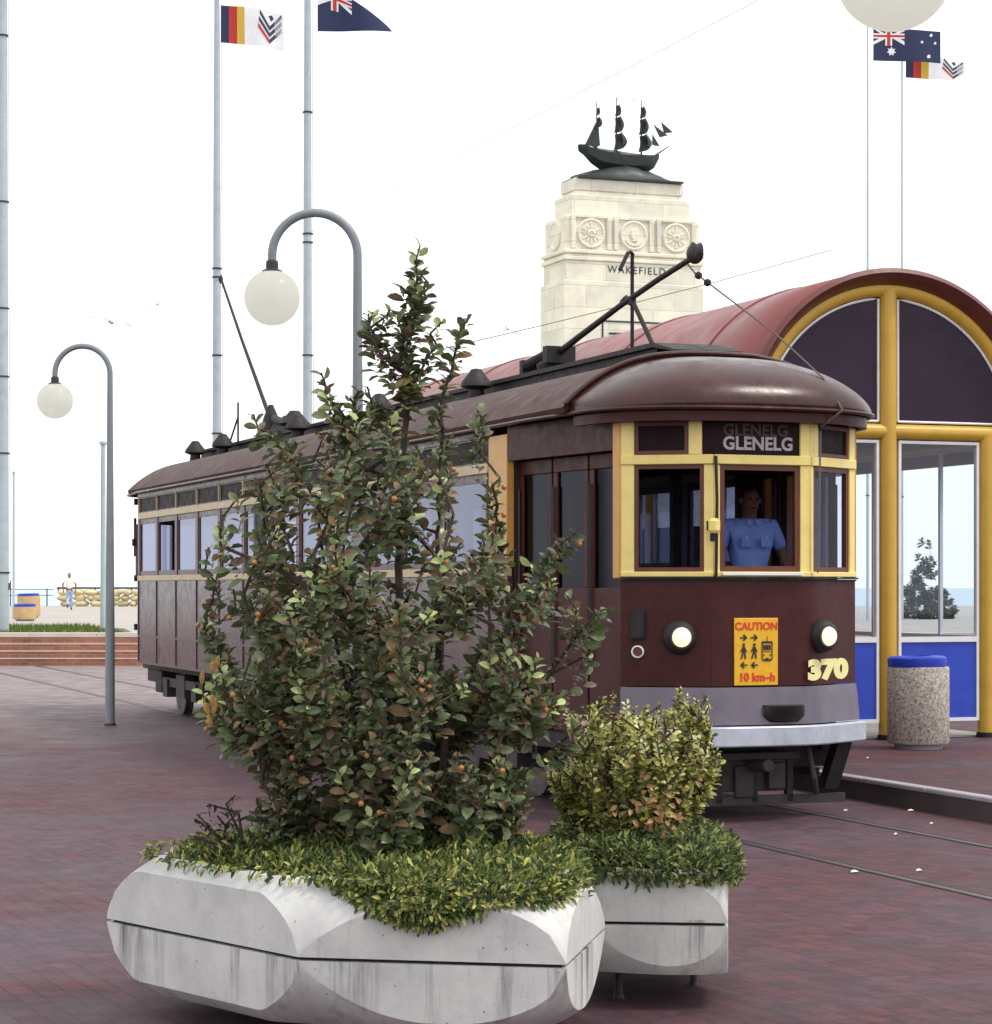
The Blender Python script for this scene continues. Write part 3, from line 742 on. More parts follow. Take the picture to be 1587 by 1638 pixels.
ribbon(g, o1, o2, 2.975, 3.05); g.build('fascia', M['maroon'], T)
g = MB(); vs = [(*eave(a, -.06), 3.0) for a in AN]; g.add(vs, [tuple(range(len(vs)))]); g.build('hood_soffit', M['maroon'], T)
# trolley board and gear
g = MB(); g.box(-.30, -.02, .95, 16.6, 3.652, 3.69); g.box(.02, .30, .95, 16.6, 3.652, 3.69); g.box(-.26, .26, .95, 16.6, 3.50, 3.648)
for x_ in (-.30, .0): g.add([(x_, .55, 3.585), (x_+.29, .55, 3.585), (x_+.29, .949, 3.652), (x_, .949, 3.652), (x_, .55, 3.60), (x_+.29, .55, 3.60), (x_+.29, .949, 3.69), (x_, .949, 3.69)], [(0, 3, 2, 1), (4, 5, 6, 7), (0, 1, 5, 4), (1, 2, 6, 5), (2, 3, 7, 6), (3, 0, 4, 7)])
g.build('roof_walkway', M['black'], T)
def trolley(m, yb, dy, up):
    """pole from its spring base at yb towards yb+dy"""
    m.box(-.22, .22, yb+.1, yb+.75, 3.70, 3.76) if dy < 0 else m.box(-.22, .22, yb-.75, yb-.1, 3.70, 3.76)
sg_ = -1
tp = MB(); tp.tube([(0, 3.75, 3.86), (0, 3.2, 3.97), (0, 2.3, 4.14), (0, 1.5, 4.27), (0, .85, 4.36)], [.035, .03, .026, .024, .024], 10)
tp.tube([(0, 2.25, 4.17), (.0, 2.15, 4.20), (0, 2.05, 4.16)], .02, 8)
tpo = tp.build('trolley_pole', M['black'], T)
m = MB(); m.lathe([(.03, -.035), (.075, -.03), (.055, 0), (.075, .03), (.03, .035)], (0, .78, 4.40), 20, axis='x'); m.sphere((0, .80, 4.385), .07, 10, 1.15)
m.build('trolley_wheel', M['iron'], tpo)
m = MB(); m.lathe([(.05, 3.70), (.13, 3.72), (.14, 3.78), (.07, 3.85)], (0, 3.85, 0), 20)
for x in (-.07, .07):
    m.tube([(x, 3.7, 3.87), (x, 4.3, 3.80)], .045, 10)
    for k in range(10): m.tube([(x, 3.78+k*.05, 3.862-k*.0055), (x, 3.80+k*.05, 3.86-k*.0055)], .054, 10)
m.box(-.14, .14, 3.62, 3.72, 3.78, 3.93); m.box(-.12, .12, 4.28, 4.36, 3.70, 3.86)
m.build('spring_base', M['black'], T)
m = MB(); m.tube([(0, 2.03, 3.69), (0, 2.03, 4.50), (0, 2.02, 4.545), (-.03, 2.0, 4.56), (-.06, 1.99, 4.545), (-.10, 1.98, 4.47), (-.14, 1.97, 4.40)], .017, 8)
m.tube([(0, 2.03, 4.16), (0, 1.55, 3.69)], .02, 8); m.tube([(-.0, 2.03, 4.18), (-.0, 2.03, 4.12)], .035, 8)
m.build('pole_hook', M['black'], T)
# rope of the front pole, with its insulators
rope = [(0, .93, 4.32), (.02, .86, 4.25), (.38, .15, 3.70), (.56, -.28, 3.33), (.60, -.50, 3.08)]
m = MB(); m.tube(rope, .007, 5); m.tube([(.60, -.52, 3.08), (.46, -.42, 2.95), (.44, -.41, 1.86)], .008, 5)
m.build('trolley_rope', M['rope'], T)
m = MB()
for k in range(2): m.lathe([(.008, -.03), (.03, -.015), (.03, .015), (.008, .03)], (.04+.04*k, .82-.08*k, 4.22-.065*k), 10)
m.lathe([(.01, -.03), (.02, 0), (.01, .03)], (.45, -.43, 2.95), 10)
m.build('rope_insulator', M['black'], T)
# roof ventilators and the rear trolley gear (its pole is up on the wire)
def vent(y, x=-.0, sc=1):
    m = MB(); m.lathe([(.09*sc, 3.45), (.07*sc, 3.60), (.15*sc, 3.63), (.14*sc, 3.67), (.07*sc, 3.76), (.05*sc, 3.79), (.001, 3.80)], (0, 0, 0), 16)
    o = m.build('roof_ventilator', M['black'], T, ang=25); o.location = (x, y, 0); return o
for y_ in (4.6, 7.6, 10.8, 14.5, 16.1): vent(y_, -.46)
rp = MB(); rp.tube([(0, 13.2, 3.86), (0, 13.9, 4.05), (0, 15.3, 5.15), (0, 16.45, 6.10)], [.04, .03, .022, .018], 8)
rp.lathe([(.02, -.03), (.07, 0), (.02, .03)], (0, 16.5, 6.12), 12, axis='x'); rp.build('rear_pole', M['black'], T)
m = MB(); m.box(-.16, .16, 12.5, 13.9, 3.70, 3.78)
for x in (-.07, .07): m.tube([(x, 12.5, 3.78), (x, 13.3, 3.92)], .055, 10)
m.lathe([(.06, 3.7), (.15, 3.8), (.09, 4.0), (.03, 4.14)], (0, 13.75, 0), 14); m.lathe([(.05, 3.7), (.2, 3.82), (.06, 3.98)], (0, 12.6, 0), 14)
m.build('spring_base', M['black'], T)
m = MB(); m.tube([(0, 15.5, 3.69), (0, 15.5, 4.3)], .014, 6); m.tube([(0, 15.5, 4.1), (0, 16.1, 3.69)], .014, 6); m.build('pole_hook', M['black'], T)
# ---- underframe, bogies
g = MB(); g.box(-.95, .95, .2, RL-.1, .60, .70); g.box(-.25, .25, .2, YE-.1, .46, .60)
for y in (6.6, 8.2, 9.6): g.box(-1.0, -.35, y, y+1.0, .34, .60); g.box(.35, 1.0, y, y+1.0, .3, .60)
g.box(-.98, .98, 15.9, 16.3, .30, .60); g.box(-.9, -.8, 16.3, 17.2, .42, .60); g.box(-.6, .6, 16.9, 17.5, .45, .62)
g.build('underframe', M['black'], T, bevel=.01)
for yc in (3.1, 14.75):
    b0 = MB()
    for s in (-1, 1):
        b0.box(s*.92-.05, s*.92+.05, -1.25, 1.25, .40, .52); b0.box(s*.92-.06, s*.92+.06, -.25, .25, .28, .58)
        for y in (-.85, .85): b0.box(s*.92-.08, s*.92+.08, y-.13, y+.13, .26, .5)
        for k in range(5): b0.tube([(s*.95, -.15, .30+k*.05), (s*.95, .15, .30+k*.05)], .02, 6)
    b0.box(-.95, .95, -.15, .15, .35, .5); b0.box(-.95, .95, -1.3, -1.2, .35, .46); b0.box(-.95, .95, 1.2, 1.3, .35, .46)
    bo = b0.build('bogie', M['iron'], T); bo.location = (0, yc, 0)
    for y in (-.85, .85):
        for s in (-1, 1):
            m = MB(); m.lathe([(.05, -.06), (.36, -.06), (.36, -.035), (.33, -.03), (.33, .045), (.27, .05), (.24, .02), (.1, .02), (.08, .07), (.03, .07)] if s == 1 else
                              [(.03, -.07), (.08, -.07), (.1, -.02), (.24, -.02), (.27, -.05), (.33, -.045), (.33, .03), (.36, .035), (.36, .06), (.05, .06)], (s*.73, y, .34), 28, axis='x')
            m.build('wheel', M['steel'], bo)
# front lifeguard and the things hanging under the bumper
g = MB(); g.box(-.95, .95, .25, .31, .36, .58)
for s in (-1, 1):
    g.obox((s*.80-.06, .04, .2), (.12, 0, 0), (0, .12, 0), (s*.08, -.08, .36)); g.box(s*.70-.03, s*.70+.03, .1, 1.3, .30, .36)
for x in (-.5, -.2, .1, .4): g.box(x, x+.05, .0, .06, .12, .5)
g.build('lifeguard_frame', M['black'], T)
g = MB(); g.box(-.15, .42, .02, .30, .20, .50); g.box(-.22, .5, -.02, .02, .44, .50); g.box(-.05, .10, -.03, .02, .16, .40); g.box(.22, .36, -.05, .02, .22, .42)
g.tube([(.1, .0, .40), (.1, -.28, .42)], .05, 12); g.tube([(.52, -.1, .54), (.55, -.15, .30), (.62, -.05, .18)], .025, 8)
g.build('coupler', M['iron'], T, bevel=.008)
g = MB(); g.box(-.9, .9, -.0, .04, .10, .17)
g.build('lifeguard_bar', M['iron'], T)
# ---------------------------------------------------------------- shelter
SC = Vector(((1420-793.5)*24.2/F, 24.2, 0)); SL = 13.6; BZ = 3.39; AZ = 3.36; AX, AH = 1.53, 1.47
S = thing('tram_shelter', 'long barrel vaulted shelter with red roof, yellow tube frame and blue lower panels', 'shelter', SC, TH)
def arch(rx, rz, n=48, a0=0, a1=PI, y=0): return [(-rx*math.cos(a0+(a1-a0)*i/n), y, AZ+rz*math.sin(a0+(a1-a0)*i/n)) for i in range(n+1)]
xo = 1.70; zo = 1.64
g = MB(); ysr = [-.16]+[SL*i/14 for i in range(1, 15)]
g.grid([[(p[0], y, p[2]) for p in [(-xo, 0, AZ-.25)]+arch(xo, zo)+[(xo, 0, AZ-.25)]] for y in ysr]); g.build('vault_roof', M['shelter_roof'], S, ang=60, solid=.03)
g = MB()
for i in range(5):
    y = 2.7*(i+.5); g.tube([(p[0]*1.012, y, AZ+(p[2]-AZ)*1.012) for p in arch(xo, zo)], .012, 6)
g.build('roof_seam', M['shelter_roof'], S)
g = MB(); sec = [(1.0, -.17), (1.012, -.20), (.985, -.235), (.965, -.19), (.915, -.06), (.915, .02)]
g.grid([[(-xo*k*math.cos(a), yy, AZ+zo*k*math.sin(a)) for k, yy in sec] for a in [(-.12+(PI+.24)*i/60) for i in range(61)]])
g.build('roof_fascia', M['shelter_trim'], S, ang=40, solid=.01)
g = MB(); g.grid([[(-(xo-.05)*math.cos(a), yy, AZ+(zo-.05)*math.sin(a)) for a in [PI*i/30 for i in range(31)]] for yy in (.05, SL-.05)]); g.build('ceiling_lining', M['ceiling'], S, ang=60)
def gable(y, front=True):
    g = MB(); g.tube(arch(AX, AH, y=y), .082, 14); g.build('arch_tube', M['yellow_tube'], S)
    g = MB(); g.tube([(-AX, y, BZ-.03), (AX, y, BZ-.03)], .08, 14); g.build('cross_tube', M['yellow_tube'], S)
    for x in (-1.18, 0, 1.18):
        g = MB(); g.tube([(x, y, .18), (x, y, (AZ+AH if x == 0 else BZ-.03))], .093, 16)
        o = g.build('pillar', M['yellow_tube'], S)
        g = MB(); g.lathe([(.094, .18), (.105, .181), (.105, .23), (.094, .235)], (x, y, 0), 20); g.build('base_ring', M['black'], o)
    for s in (-1, 1):
        # lunette above the cross tube
        ra, rb = AX-.10, AH-.10; x0 = .115; zb = BZ+.075
        pts = []; a_max = math.acos(x0/ra); a_min = math.asin((zb-AZ)/rb)
        for i in range(25):
            a = a_min+(a_max-a_min)*i/24; pts.append((ra*math.cos(a), AZ+rb*math.sin(a)))
        out = [(x0, zb)]+pts
        g = MB(); g.prism(out, lambda p, k: (s*p[0], y+.006*k, p[1])); lu = g.build('lunette_panel', M['lunette'], S, smooth=False)
        g = MB(); lp = [(s*p[0], y-.008, p[1]) for p in out]; g.tube(lp+[lp[0]], .014, 6, False); g.build('white_trim', M['white'], lu)
        # lower bay: glazed above, blue panel below
        x1, x2 = (.115, 1.075); zt, zm, zl = 3.27, 1.235, .36
        def fb(m, a, b, z0, z1, d0=-.03, d1=.03):
            q0, q1 = sorted((s*a, s*b)); m.box(q0, q1, y+d0, y+d1, z0, z1)
        g = MB(); fb(g, x1, x1+.03, zl, zt); fb(g, x2-.03, x2, zl, zt); fb(g, x1+.03, x2-.03, zt-.03, zt); fb(g, x1+.03, x2-.03, zl, zl+.035); fb(g, x1+.03, x2-.03, zm-.05, zm+.005)
        fr = g.build('bay_frame', M['white'], S)
        g = MB(); fb(g, x1+.03, x2-.03, zm+.005, zt-.03, -.004, .004); g.build('pane', M['glass_shelter'], fr)
        if front:
            g = MB(); fb(g, x1+.03, x2-.03, zl+.035, zm-.05, -.012, .012); g.build('blue_panel', M['blue'], fr)
gable(0); gable(SL, False)
for s in (-1, 1):
    g = MB(); g.tube([(s*1.53, -.0, BZ-.03), (s*1.53, SL, BZ-.03)], .08, 12); g.build('eaves_tube', M['yellow_tube'], S)
    nb = 5; st = SL/nb; fr0 = None
    for i in range(nb):
        g = MB()
        if i: g.tube([(s*1.45, st*i, .18), (s*1.45, st*i, BZ-.05)], .06, 12); g.build('side_pillar', M['yellow_tube'], S)
        g = MB(); y0, y1 = .1, st-.1; X = s*1.45
        for a, b, z0, z1 in ((y0, y0+.04, .3, 3.27), (y1-.04, y1, .3, 3.27), (y0+.04, y1-.04, 3.23, 3.27), (y0+.04, y1-.04, .3, .34), (y0+.04, y1-.04, 1.185, 1.235), ((y0+y1)/2-.02, (y0+y1)/2+.02, 1.235, 3.23)):
            g.box(X-.02, X+.02, a, b, z0, z1)
        fr = g.build('side_frame', M['white'], S); fr.location = (0, st*i, 0)
        g = MB(); g.box(X-.003, X+.003, y0+.04, y1-.04, 1.236, 3.229); g.build('pane', M['glass_shelter'], fr)
        if s == -1:
            g = MB(); g.box(X-.01, X+.01, y0+.04, y1-.04, .341, 1.184); g.build('blue_panel', M['blue'], fr)
g = MB(); g.box(-1.4, 1.4, .08, SL-.05, .184, .20); g.build('floor', M['terrace'], S)
g = MB(); g.box(-1.38, -.22, 2.0, 4.6, .2, 2.42); g.build('inner_wall', M['lunette'], S, bevel=.01)
for k in range(2):
    y = 6.5+k*3; g = MB(); g.box(-1.3, -.85, y-.9, y+.9, .60, .65); g.box(-1.2, -.95, y-.8, y-.7, .2, .6); g.box(-1.2, -.95, y+.7, y+.8, .2, .6); g.build('bench', M['interior'], S, bevel=.01)

# ---------------------------------------------------------------- litter bins
def litter_bin(loc, r, h, label, group=None, body=None, rz=0):
    t = thing('litter_bin', label, 'litter bin', loc, rz, group)
    g = MB(); g.lathe([(r*.78, 0), (r*.78, .05)], n=40); g.build('foot', M['kerb'], t)
    g = MB(); g.lathe([(r*.96, .052), (r, .07), (r, h-.02), (r*.97, h), (r*.8, h)], n=56); g.build('body', body or M['pebble'], t)
    g = MB(); g.lathe([(r*.93, h+.002), (r*.95, h+.03), (r*.95, h+.085), (r*.86, h+.10), (r*.5, h+.104), (r*.48, h+.02)], n=48); lid = g.build('lid', M['blue'], t)
    lid.rotation_euler = (0, math.radians(-1.2), 0)
    g = MB(); g.lathe([(r*.47, h+.004), (r*.47, h+.03)], n=32); g.build('liner', M['black'], lid)
    return t
litter_bin(((1469-793.5)*22.9/F, 22.9, .18), .3, .80, 'pebble concrete litter bin with blue lid in front of the shelter', 'concrete litter bins', None, .6)
litter_bin(at(46, 990, 82).xy.to_3d()+Vector((0, 0, .7)), .40, .75, 'farther ochre litter bin with dark blue lid on the terrace', 'concrete litter bins', M['bin_ochre'])
litter_bin(at(40, 990, 73.5).xy.to_3d()+Vector((0, 0, .7)), .36, .45, 'nearer, lower ochre litter bin with slanted dark lid on the terrace', 'concrete litter bins', M['bin_ochre'])

# ---------------------------------------------------------------- monument
MO = Vector((1.74, 60, 0))
MN = thing('stone_monument', 'tall pale stone pylon with carved medallions and the word WAKEFIELD', 'monument', MO, TH)
W5, D5 = 3.96, 1.66
def tier(i0, z0, z1, name='stone_tier'):
    g = MB(); g.box(i0, W5-i0, i0*.8, D5-i0*.8, z0, z1); return g.build(name, M['stone'], MN, bevel=.03)
tier(0, .7, 9.65); tier(.06, 9.65, 10.16); 
for z0 in (10.16, 10.34):
    g = MB(); g.box(-.0, W5-.0, -.0, D5, z0, z0+.10); g.build('string_course', M['stone'], MN, bevel=.02)
tier(.07, 10.26, 10.34); tier(.10, 10.44, 11.32); tier(.30, 11.32, 11.9); tier(.46, 11.9, 12.02); tier(.43, 12.02, 12.34)
tier(-.5, .7, 2.2); tier(-.25, 2.2, 3.2)
for cx in (.774, 1.97, 3.177):
    g = MB()
    g.box(cx-.56, cx-.44, .01, .079, 10.46, 11.34); g.box(cx+.44, cx+.56, .01, .079, 10.46, 11.34); g.box(cx-.44, cx+.44, .02, .079, 11.26, 11.34)
    g.build('panel_frame', M['stone'], MN, bevel=.015)
    m = MB(); m.lathe([(.385, 0), (.385, -.05), (.35, -.075), (.325, -.05), (.30, -.03), (.001, -.03)], n=48, axis='y')
    o = m.build('medallion', M['stone'], MN); o.location = (cx, .08, 10.87)
    m = MB()
    if cx != 1.97:
        m.lathe([(.12, -.03), (.11, -.07), (.06, -.09), (.055, -.05), (.001, -.05)], n=24, axis='y')
        for k in range(12):
            a = 2*PI*k/12; c_, s_ = math.cos(a), math.sin(a); r0, r1 = .13, (.28 if k % 2 else .23)
            m.obox((c_*r0-s_*-.025, -.065, s_*r0+c_*-.025), (c_*(r1-r0), 0, s_*(r1-r0)), (-s_*.05, 0, c_*.05), (0, .04, 0))
        m.build('rosette', M['stone'], o)
    else:
        pr = [(-.06, -.16), (.12, -.16), (.10, -.06), (.13, .02), (.12, .12), (.05, .18), (-.05, .17), (-.09, .10), (-.085, .05), (-.12, .0), (-.09, -.02), (-.09, -.06), (-.03, -.09)]
        m.prism(pr, lambda p, k: (p[0], -.03-.045*k, p[1])); m.build('head_relief', M['stone'], o, bevel=.015)
        m = MB(); m.tube([(.26*math.cos(a), -.05, .26*math.sin(a)) for a in [PI*1.15+PI*.7*i/14 for i in range(15)]], .025, 6); m.build('lettering_band', M['stone'], o)
m = MB(); m.lathe([(.385, 0), (.385, -.05), (.33, -.06), (.30, -.03), (.001, -.03)], n=40, axis='x'); o = m.build('medallion', M['stone'], MN); o.location = (.10, .83, 10.87)
text_obj('lettering', 'WAKEFIELD', .26, M['bronze'], MN, (2.05, .04, 9.96), (1, 0, 0), (0, 0, 1), spacing=1.25)
g = MB(); 
for a, b, z0, z1 in ((1.05, 3.05, 8.60, 8.64), (1.05, 1.09, 7.2, 8.60), (3.01, 3.05, 7.2, 8.60), (1.25, 2.85, 8.28, 8.33), (1.25, 2.85, 8.0, 8.04)): g.box(a, b, -.02, -.002, z0, z1)
g.build('plaque_frame', M['bronze'], MN)

# ship sculpture
SH = thing('ship_sculpture', 'dark bronze three masted sailing ship sculpture on top of the stone monument', 'sculpture', loc2w(0, 0)*0+Vector((MO.x+2.0*math.cos(TH)-.83*math.sin(TH), MO.y+2.0*math.sin(TH)+.83*math.cos(TH), 12.34)), TH)
g = MB(); g.box(-1.40, 1.40, -.56, .56, .0, .045); rows = []
for i in range(33):
    x = -1.38+2.76*i/32; u = abs(x)/1.38; h = .09+.34*(1-u)**.8+.04*noise.noise(Vector((x*4, 0, 0)))*(1-u); wd = .50*(1-u**2.5)+.08
    rows.append([(x, wd*math.cos(a), max(.005, h*math.sin(a)*(1+.12*noise.noise(Vector((x*5, a*2, 1)))))) for a in [PI*k/10 for k in range(11)]])
g.grid(rows); g.build('wave_base', M['bronze'], SH)
g = MB(); rows = []
hx = [(-1.18, .05, .68, .84), (-1.05, .15, .60, .83), (-.85, .2, .42, .74), (-.6, .24, .28, .70), (-.1, .26, .24, .64), (.4, .24, .26, .64), (.7, .17, .32, .67), (.85, .08, .42, .71), (.98, .02, .64, .74)]
for x, w_, z0, z1 in hx: rows.append([(x, -w_, z1), (x, -w_*.85, z0+(z1-z0)*.4), (x, 0, z0), (x, w_*.85, z0+(z1-z0)*.4), (x, w_, z1)])
g.grid(rows); g.add([r[0] for r in rows]+[r[4] for r in rows][::-1], [tuple(range(18))]); g.build('hull', M['bronze'], SH)
for k, (x, top) in enumerate(((-.70, 1.86), (-.17, 2.0), (.50, 2.0))):
    g = MB(); g.tube([(x, 0, .6), (x, 0, top)], [.026, .01], 8); g.tube([(x-.0, -.02, 1.22), (x, -.02, 1.3)], .045, 8)
    mast = g.build('mast', M['bronze'], SH)
    for z0, z1, d_, w_ in (((.82, 1.17, .25, .26), (1.21, 1.55, .17, .21), (1.58, 1.82, .10, .14)) if k else ((1.28, 1.5, .12, .14), (1.56, 1.72, .06, .1))):
        m = MB(); rr = []
        for i in range(7):
            t = i/6; z = z0+(z1-z0)*t; ww = w_*(1.2-.4*t)
            rr.append([(x+.02+d_*math.sin(PI*min(1, (1-t)*.72+.1))*math.cos(q*PI/2)**.6, ww*q, z) for q in (-.95, -.6, -.2, .2, .6, .95)])
        m.grid(rr); m.build('sail', M['bronze'], mast, solid=.012)
m = MB(); m.prism([(-.72, .80), (-1.0, .86), (-.72, 1.38), (-.66, 1.3), (-.62, .85)], lambda p, k: (p[0], -.03+.06*k, p[1])); m.build('spanker_sail', M['bronze'], SH)
g = MB(); g.tube([(.86, 0, .70), (1.24, 0, .94)], [.022, .012], 8); bs = g.build('bowsprit', M['bronze'], SH)
for poly in ([(.80, .95), (1.0, .93), (.80, 1.2)], [(.84, 1.42), (1.22, 1.2), (1.0, 1.14)], [(1.04, 1.50), (1.36, 1.28), (1.12, 1.24)]):
    m = MB(); m.prism(poly, lambda p, k: (p[0], -.012+.024*k+.0, p[1])); m.build('jib_sail', M['bronze'], bs)
g = MB()
for a, b in (((-.70, 1.8), (-.17, 1.25)), ((-.17, 1.95), (.5, 1.25)), ((.5, 1.9), (1.24, .94)), ((.5, 1.3), (1.0, .82)), ((.5, 1.95), (-.17, 1.96))): g.tube([(a[0], 0, a[1]), (b[0], 0, b[1])], .005, 4)
g.build('rigging', M['bronze'], SH)

SH.scale = (1.06, 1.06, 1.13)
# ---------------------------------------------------------------- lamps
def street_lamp(x, y, label):
    t = thing('street_lamp', label, 'street lamp', (x, y, 0), 0, 'arched globe lamps')
    g = MB(); R_ = .35; pts = [(0, 0, 0), (0, 0, 1.0), (0, 0, 2.4), (0, 0, 3.6), (0, 0, 4.47)]; rr = [.062, .06, .05, .04, .036]
    for i in range(1, 25): a = PI*i/24; pts.append((-R_+R_*math.cos(a), 0, 4.47+R_*math.sin(a))); rr.append(.036)
    pts.append((-2*R_, 0, 4.43)); rr.append(.036)
    g.tube(pts, rr, 16); g.build('pole', M['pole_dark'], t)
    g = MB(); g.lathe([(.075, 0), (.08, .012), (.066, .03)], n=20); g.build('base_plate', M['iron'], t)
    g = MB(); g.lathe([(.03, 4.44), (.05, 4.42), (.052, 4.36), (.085, 4.345), (.085, 4.32)], (-2*R_, 0, 0), 20); g.build('collar', M['iron'], t)
    g = MB(); g.sphere((-2*R_, 0, 4.125), .228, 28); g.build('globe', M['globe'], t)
    return t
t1 = street_lamp((176-793.5)*29.8/F, 29.8, 'globe lamp on arched grey pole standing alone at the left, farthest of the lamps')
street_lamp((572-793.5)*19.2/F, 19.2, 'globe lamp on arched pole rising behind the big orange fruited shrub')
street_lamp((1430-793.5)*9.03/F+.70, 9.03, 'large near globe lamp cut off at the top right of the view')

# ---------------------------------------------------------------- flagpoles
def flagpole(px, d, h, r, label, bands=(), group='tall grey flagpoles'):
    p = at(px, 0, d); t = thing('flagpole', label, 'flagpole', (p.x, d, .7), 0, group)
    g = MB(); g.tube([(0, 0, 0), (0, 0, h*.3), (0, 0, h*.7), (0, 0, h)], [r, r*.9, r*.75, r*.55], 16); g.build('pole', M['pole'], t)
    for z in bands:
        rr = r*(1-.3*z/h); g = MB(); g.lathe([(rr+.001, -.02), (rr+.02, -.015), (rr+.02, .015), (rr+.001, .02)], (0, 0, z), 20); g.build('band', M['iron'], t)
    g = MB(); g.sphere((0, 0, h+.06), .09, 10); g.build('finial', M['pole'], t)
    if r > .07:
        g = MB(); g.tube([(r+.03, -.02, 1.1), (r*.6+.03, -.02, h-.1)], .006, 5); g.box(r-.02, r+.05, -.04, 0, 1.0, 1.16); g.build('halyard', M['rope'], t)
    return t
flagpole(4, 55, 19.5, .155, 'thickest grey flagpole at the left edge, no flag in view', (1.4, 4.2, 6.0, 7.6, 10.1, 14))
flagpole(347, 54, 14.6, .115, 'grey flagpole flying the striped flag, just left of the shrub', (4.6, 6.4, 8.2, 8.4))
flagpole(492, 54, 17.0, .12, 'grey flagpole flying the navy ensign, passing behind the lamp arch', (4.7, 6.4, 9.0, 9.2, 12))
flagpole(1388, 75, 19.5, .05, 'thin pale flagpole behind the shelter, the left one of two', (4, 8), 'thin flagpoles behind the shelter')
flagpole(1443, 76, 18.2, .05, 'thin pale flagpole behind the shelter, the right one of two', (4, 8), 'thin flagpoles behind the shelter')
def post(px, d, h, r, label):
    p = at(px, 0, d); g = MB(); g.tube([(0, 0, 0), (0, 0, h)], [r, r*.75], 12); g.lathe([(r*.8, h-.02), (r*1.3, h), (r*1.3, h+.06), (.01, h+.08)], n=12)
    o = g.build('post', M['pole'], None); o.location = (p.x, d, .7); tag(o, label, 'post', 'slim posts on the terrace')
post(22, 79, 4.9, .05, 'slim thin post by the ochre litter bins on the terrace'); post(165, 58, 4.6, .075, 'slim post just left of the nearer lamp pole on the terrace')

class Flag:
    def __init__(s, name, label, pos, L, H, mat, amp=.06, droop=0.0, tip=None, rz=0, group=None):
        s.L, s.H, s.amp, s.droop, s.tip = L, H, amp, droop, tip; s.rz = rz
        s.root = thing(name, label, 'flag', pos, rz, group)
    def P(s, u, v, off=0):
        x = u*s.L; y = s.amp*math.sin(u*7+v*1.2)*u**.5+off; z = v*s.H-s.droop*u**1.6
        if s.tip: z = (v*(1-u)**.8*s.H if u > .35 else v*(.65**.8+(1-.65**.8)*(1-u/.35))*s.H)-s.droop*u**1.6
        return (x, y, z)
    def patch(s, name, poly, mat, off):
        # polygon in (u, v) cut into a fine fan grid so it follows the cloth
        from mathutils.geometry import intersect_point_tri_2d
        n = 28; us = [p[0] for p in poly]; vs = [p[1] for p in poly]; m = MB()
        u0, u1, v0, v1 = min(us), max(us), min(vs), max(vs)
        b = bmesh.new(); nu = max(1, int((u1-u0)*24)); f = b.faces.new([b.verts.new((u, v, 0)) for u, v in poly])
        for i in range(1, nu):
            uu = u0+(u1-u0)*i/nu; bmesh.ops.bisect_plane(b, geom=b.verts[:]+b.edges[:]+b.faces[:], plane_co=(uu, 0, 0), plane_no=(1, 0, 0))
        bmesh.ops.triangulate(b, faces=b.faces[:])
        b.verts.index_update()
        for o_ in (off, -off):
            m.add([s.P(v.co.x, v.co.y, o_) for v in b.verts], [tuple(v.index for v in fc.verts) for fc in b.faces])
        b.free(); return m.build(name, mat, s.root, smooth=False)
def rect(u0, v0, u1, v1): return [(u0, v0), (u1, v0), (u1, v1), (u0, v1)]
def v_flag(px, py, d, L, H, label, rz=0, k=1):
    f = Flag('striped_flag', label, at(px, py, d), L, H, None, .11, .20, rz=rz)
    f.patch('navy_stripe', rect(.0, 0, .13, 1), M['navy'], .004); f.patch('red_stripe', rect(.13, 0, .26, 1), M['fred'], .004)
    f.patch('yellow_stripe', rect(.26, 0, .38, 1), M['fyellow'], .004); f.patch('white_field', rect(.38, 0, 1, 1), M['fwhite'], .004)
    for i, c_ in enumerate(('fred', 'fblack', 'fblack')):
        o_ = .07*i
        f.patch('emblem_stripe', [(.60+o_*.2, .62+o_*2.6), (.60+o_*.2, .50+o_*2.6), (.78, .10+o_*2.6), (.78, .22+o_*2.6)], M[c_], .008)
        f.patch('emblem_stripe', [(.78, .22+o_*2.6), (.78, .10+o_*2.6), (.96, .50+o_*2.6), (.96, .62+o_*2.6)], M['fblack' if i < 2 else 'navy'], .009)
    f.patch('emblem_head', [(.76, .86), (.81, .90), (.84, .82), (.80, .72)], M['fblack'], .008)
    return f
v_flag(353, 68, 54, 1.45, .86, 'flag with navy, red and yellow stripes and a V emblem on the left flagpole')
v_flag(1449, 124, 76, 1.95, .72, 'striped flag with V emblem on the far right flagpole, below the starred flag', 0)
def ensign(px, py, d, L, H, label, stars, tip=None, droop=.05):
    f = Flag('ensign_flag', label, at(px, py, d), L, H, None, .06, droop, tip)
    f.patch('navy_field', rect(0, 0, 1, 1), M['navy'], .004)
    f.patch('white_diagonal', [(0, .5), (0, .60), (.18, .80), (.22, .74)], M['fsolid'], .008); f.patch('white_diagonal', [(.28, .72), (.46, .50), (.46, .62), (.32, .80)], M['fsolid'], .008)
    f.patch('white_diagonal', [(0, 1), (.04, 1), (.2, .83), (.16, .8)], M['fsolid'], .0085); f.patch('white_diagonal', [(.42, 1), (.46, 1), (.46, .94), (.32, .8), (.28, .82)], M['fsolid'], .0085)
    f.patch('white_cross', rect(.18, .48, .28, 1), M['fsolid'], .010); f.patch('white_cross', rect(0, .70, .46, .86), M['fsolid'], .011)
    f.patch('red_cross', rect(.205, .48, .255, 1), M['fred'], .013); f.patch('red_cross', rect(0, .745, .46, .815), M['fred'], .014)
    for (u, v, r, n) in stars:
        pts = [];
        for i in range(2*n): a = PI*i/n+PI/2; q = r if i % 2 == 0 else r*.55; pts.append((u+q*math.cos(a)/L*H, v+q*math.sin(a)))
        f.patch('star', pts, M['fsolid'], .016)
    return f
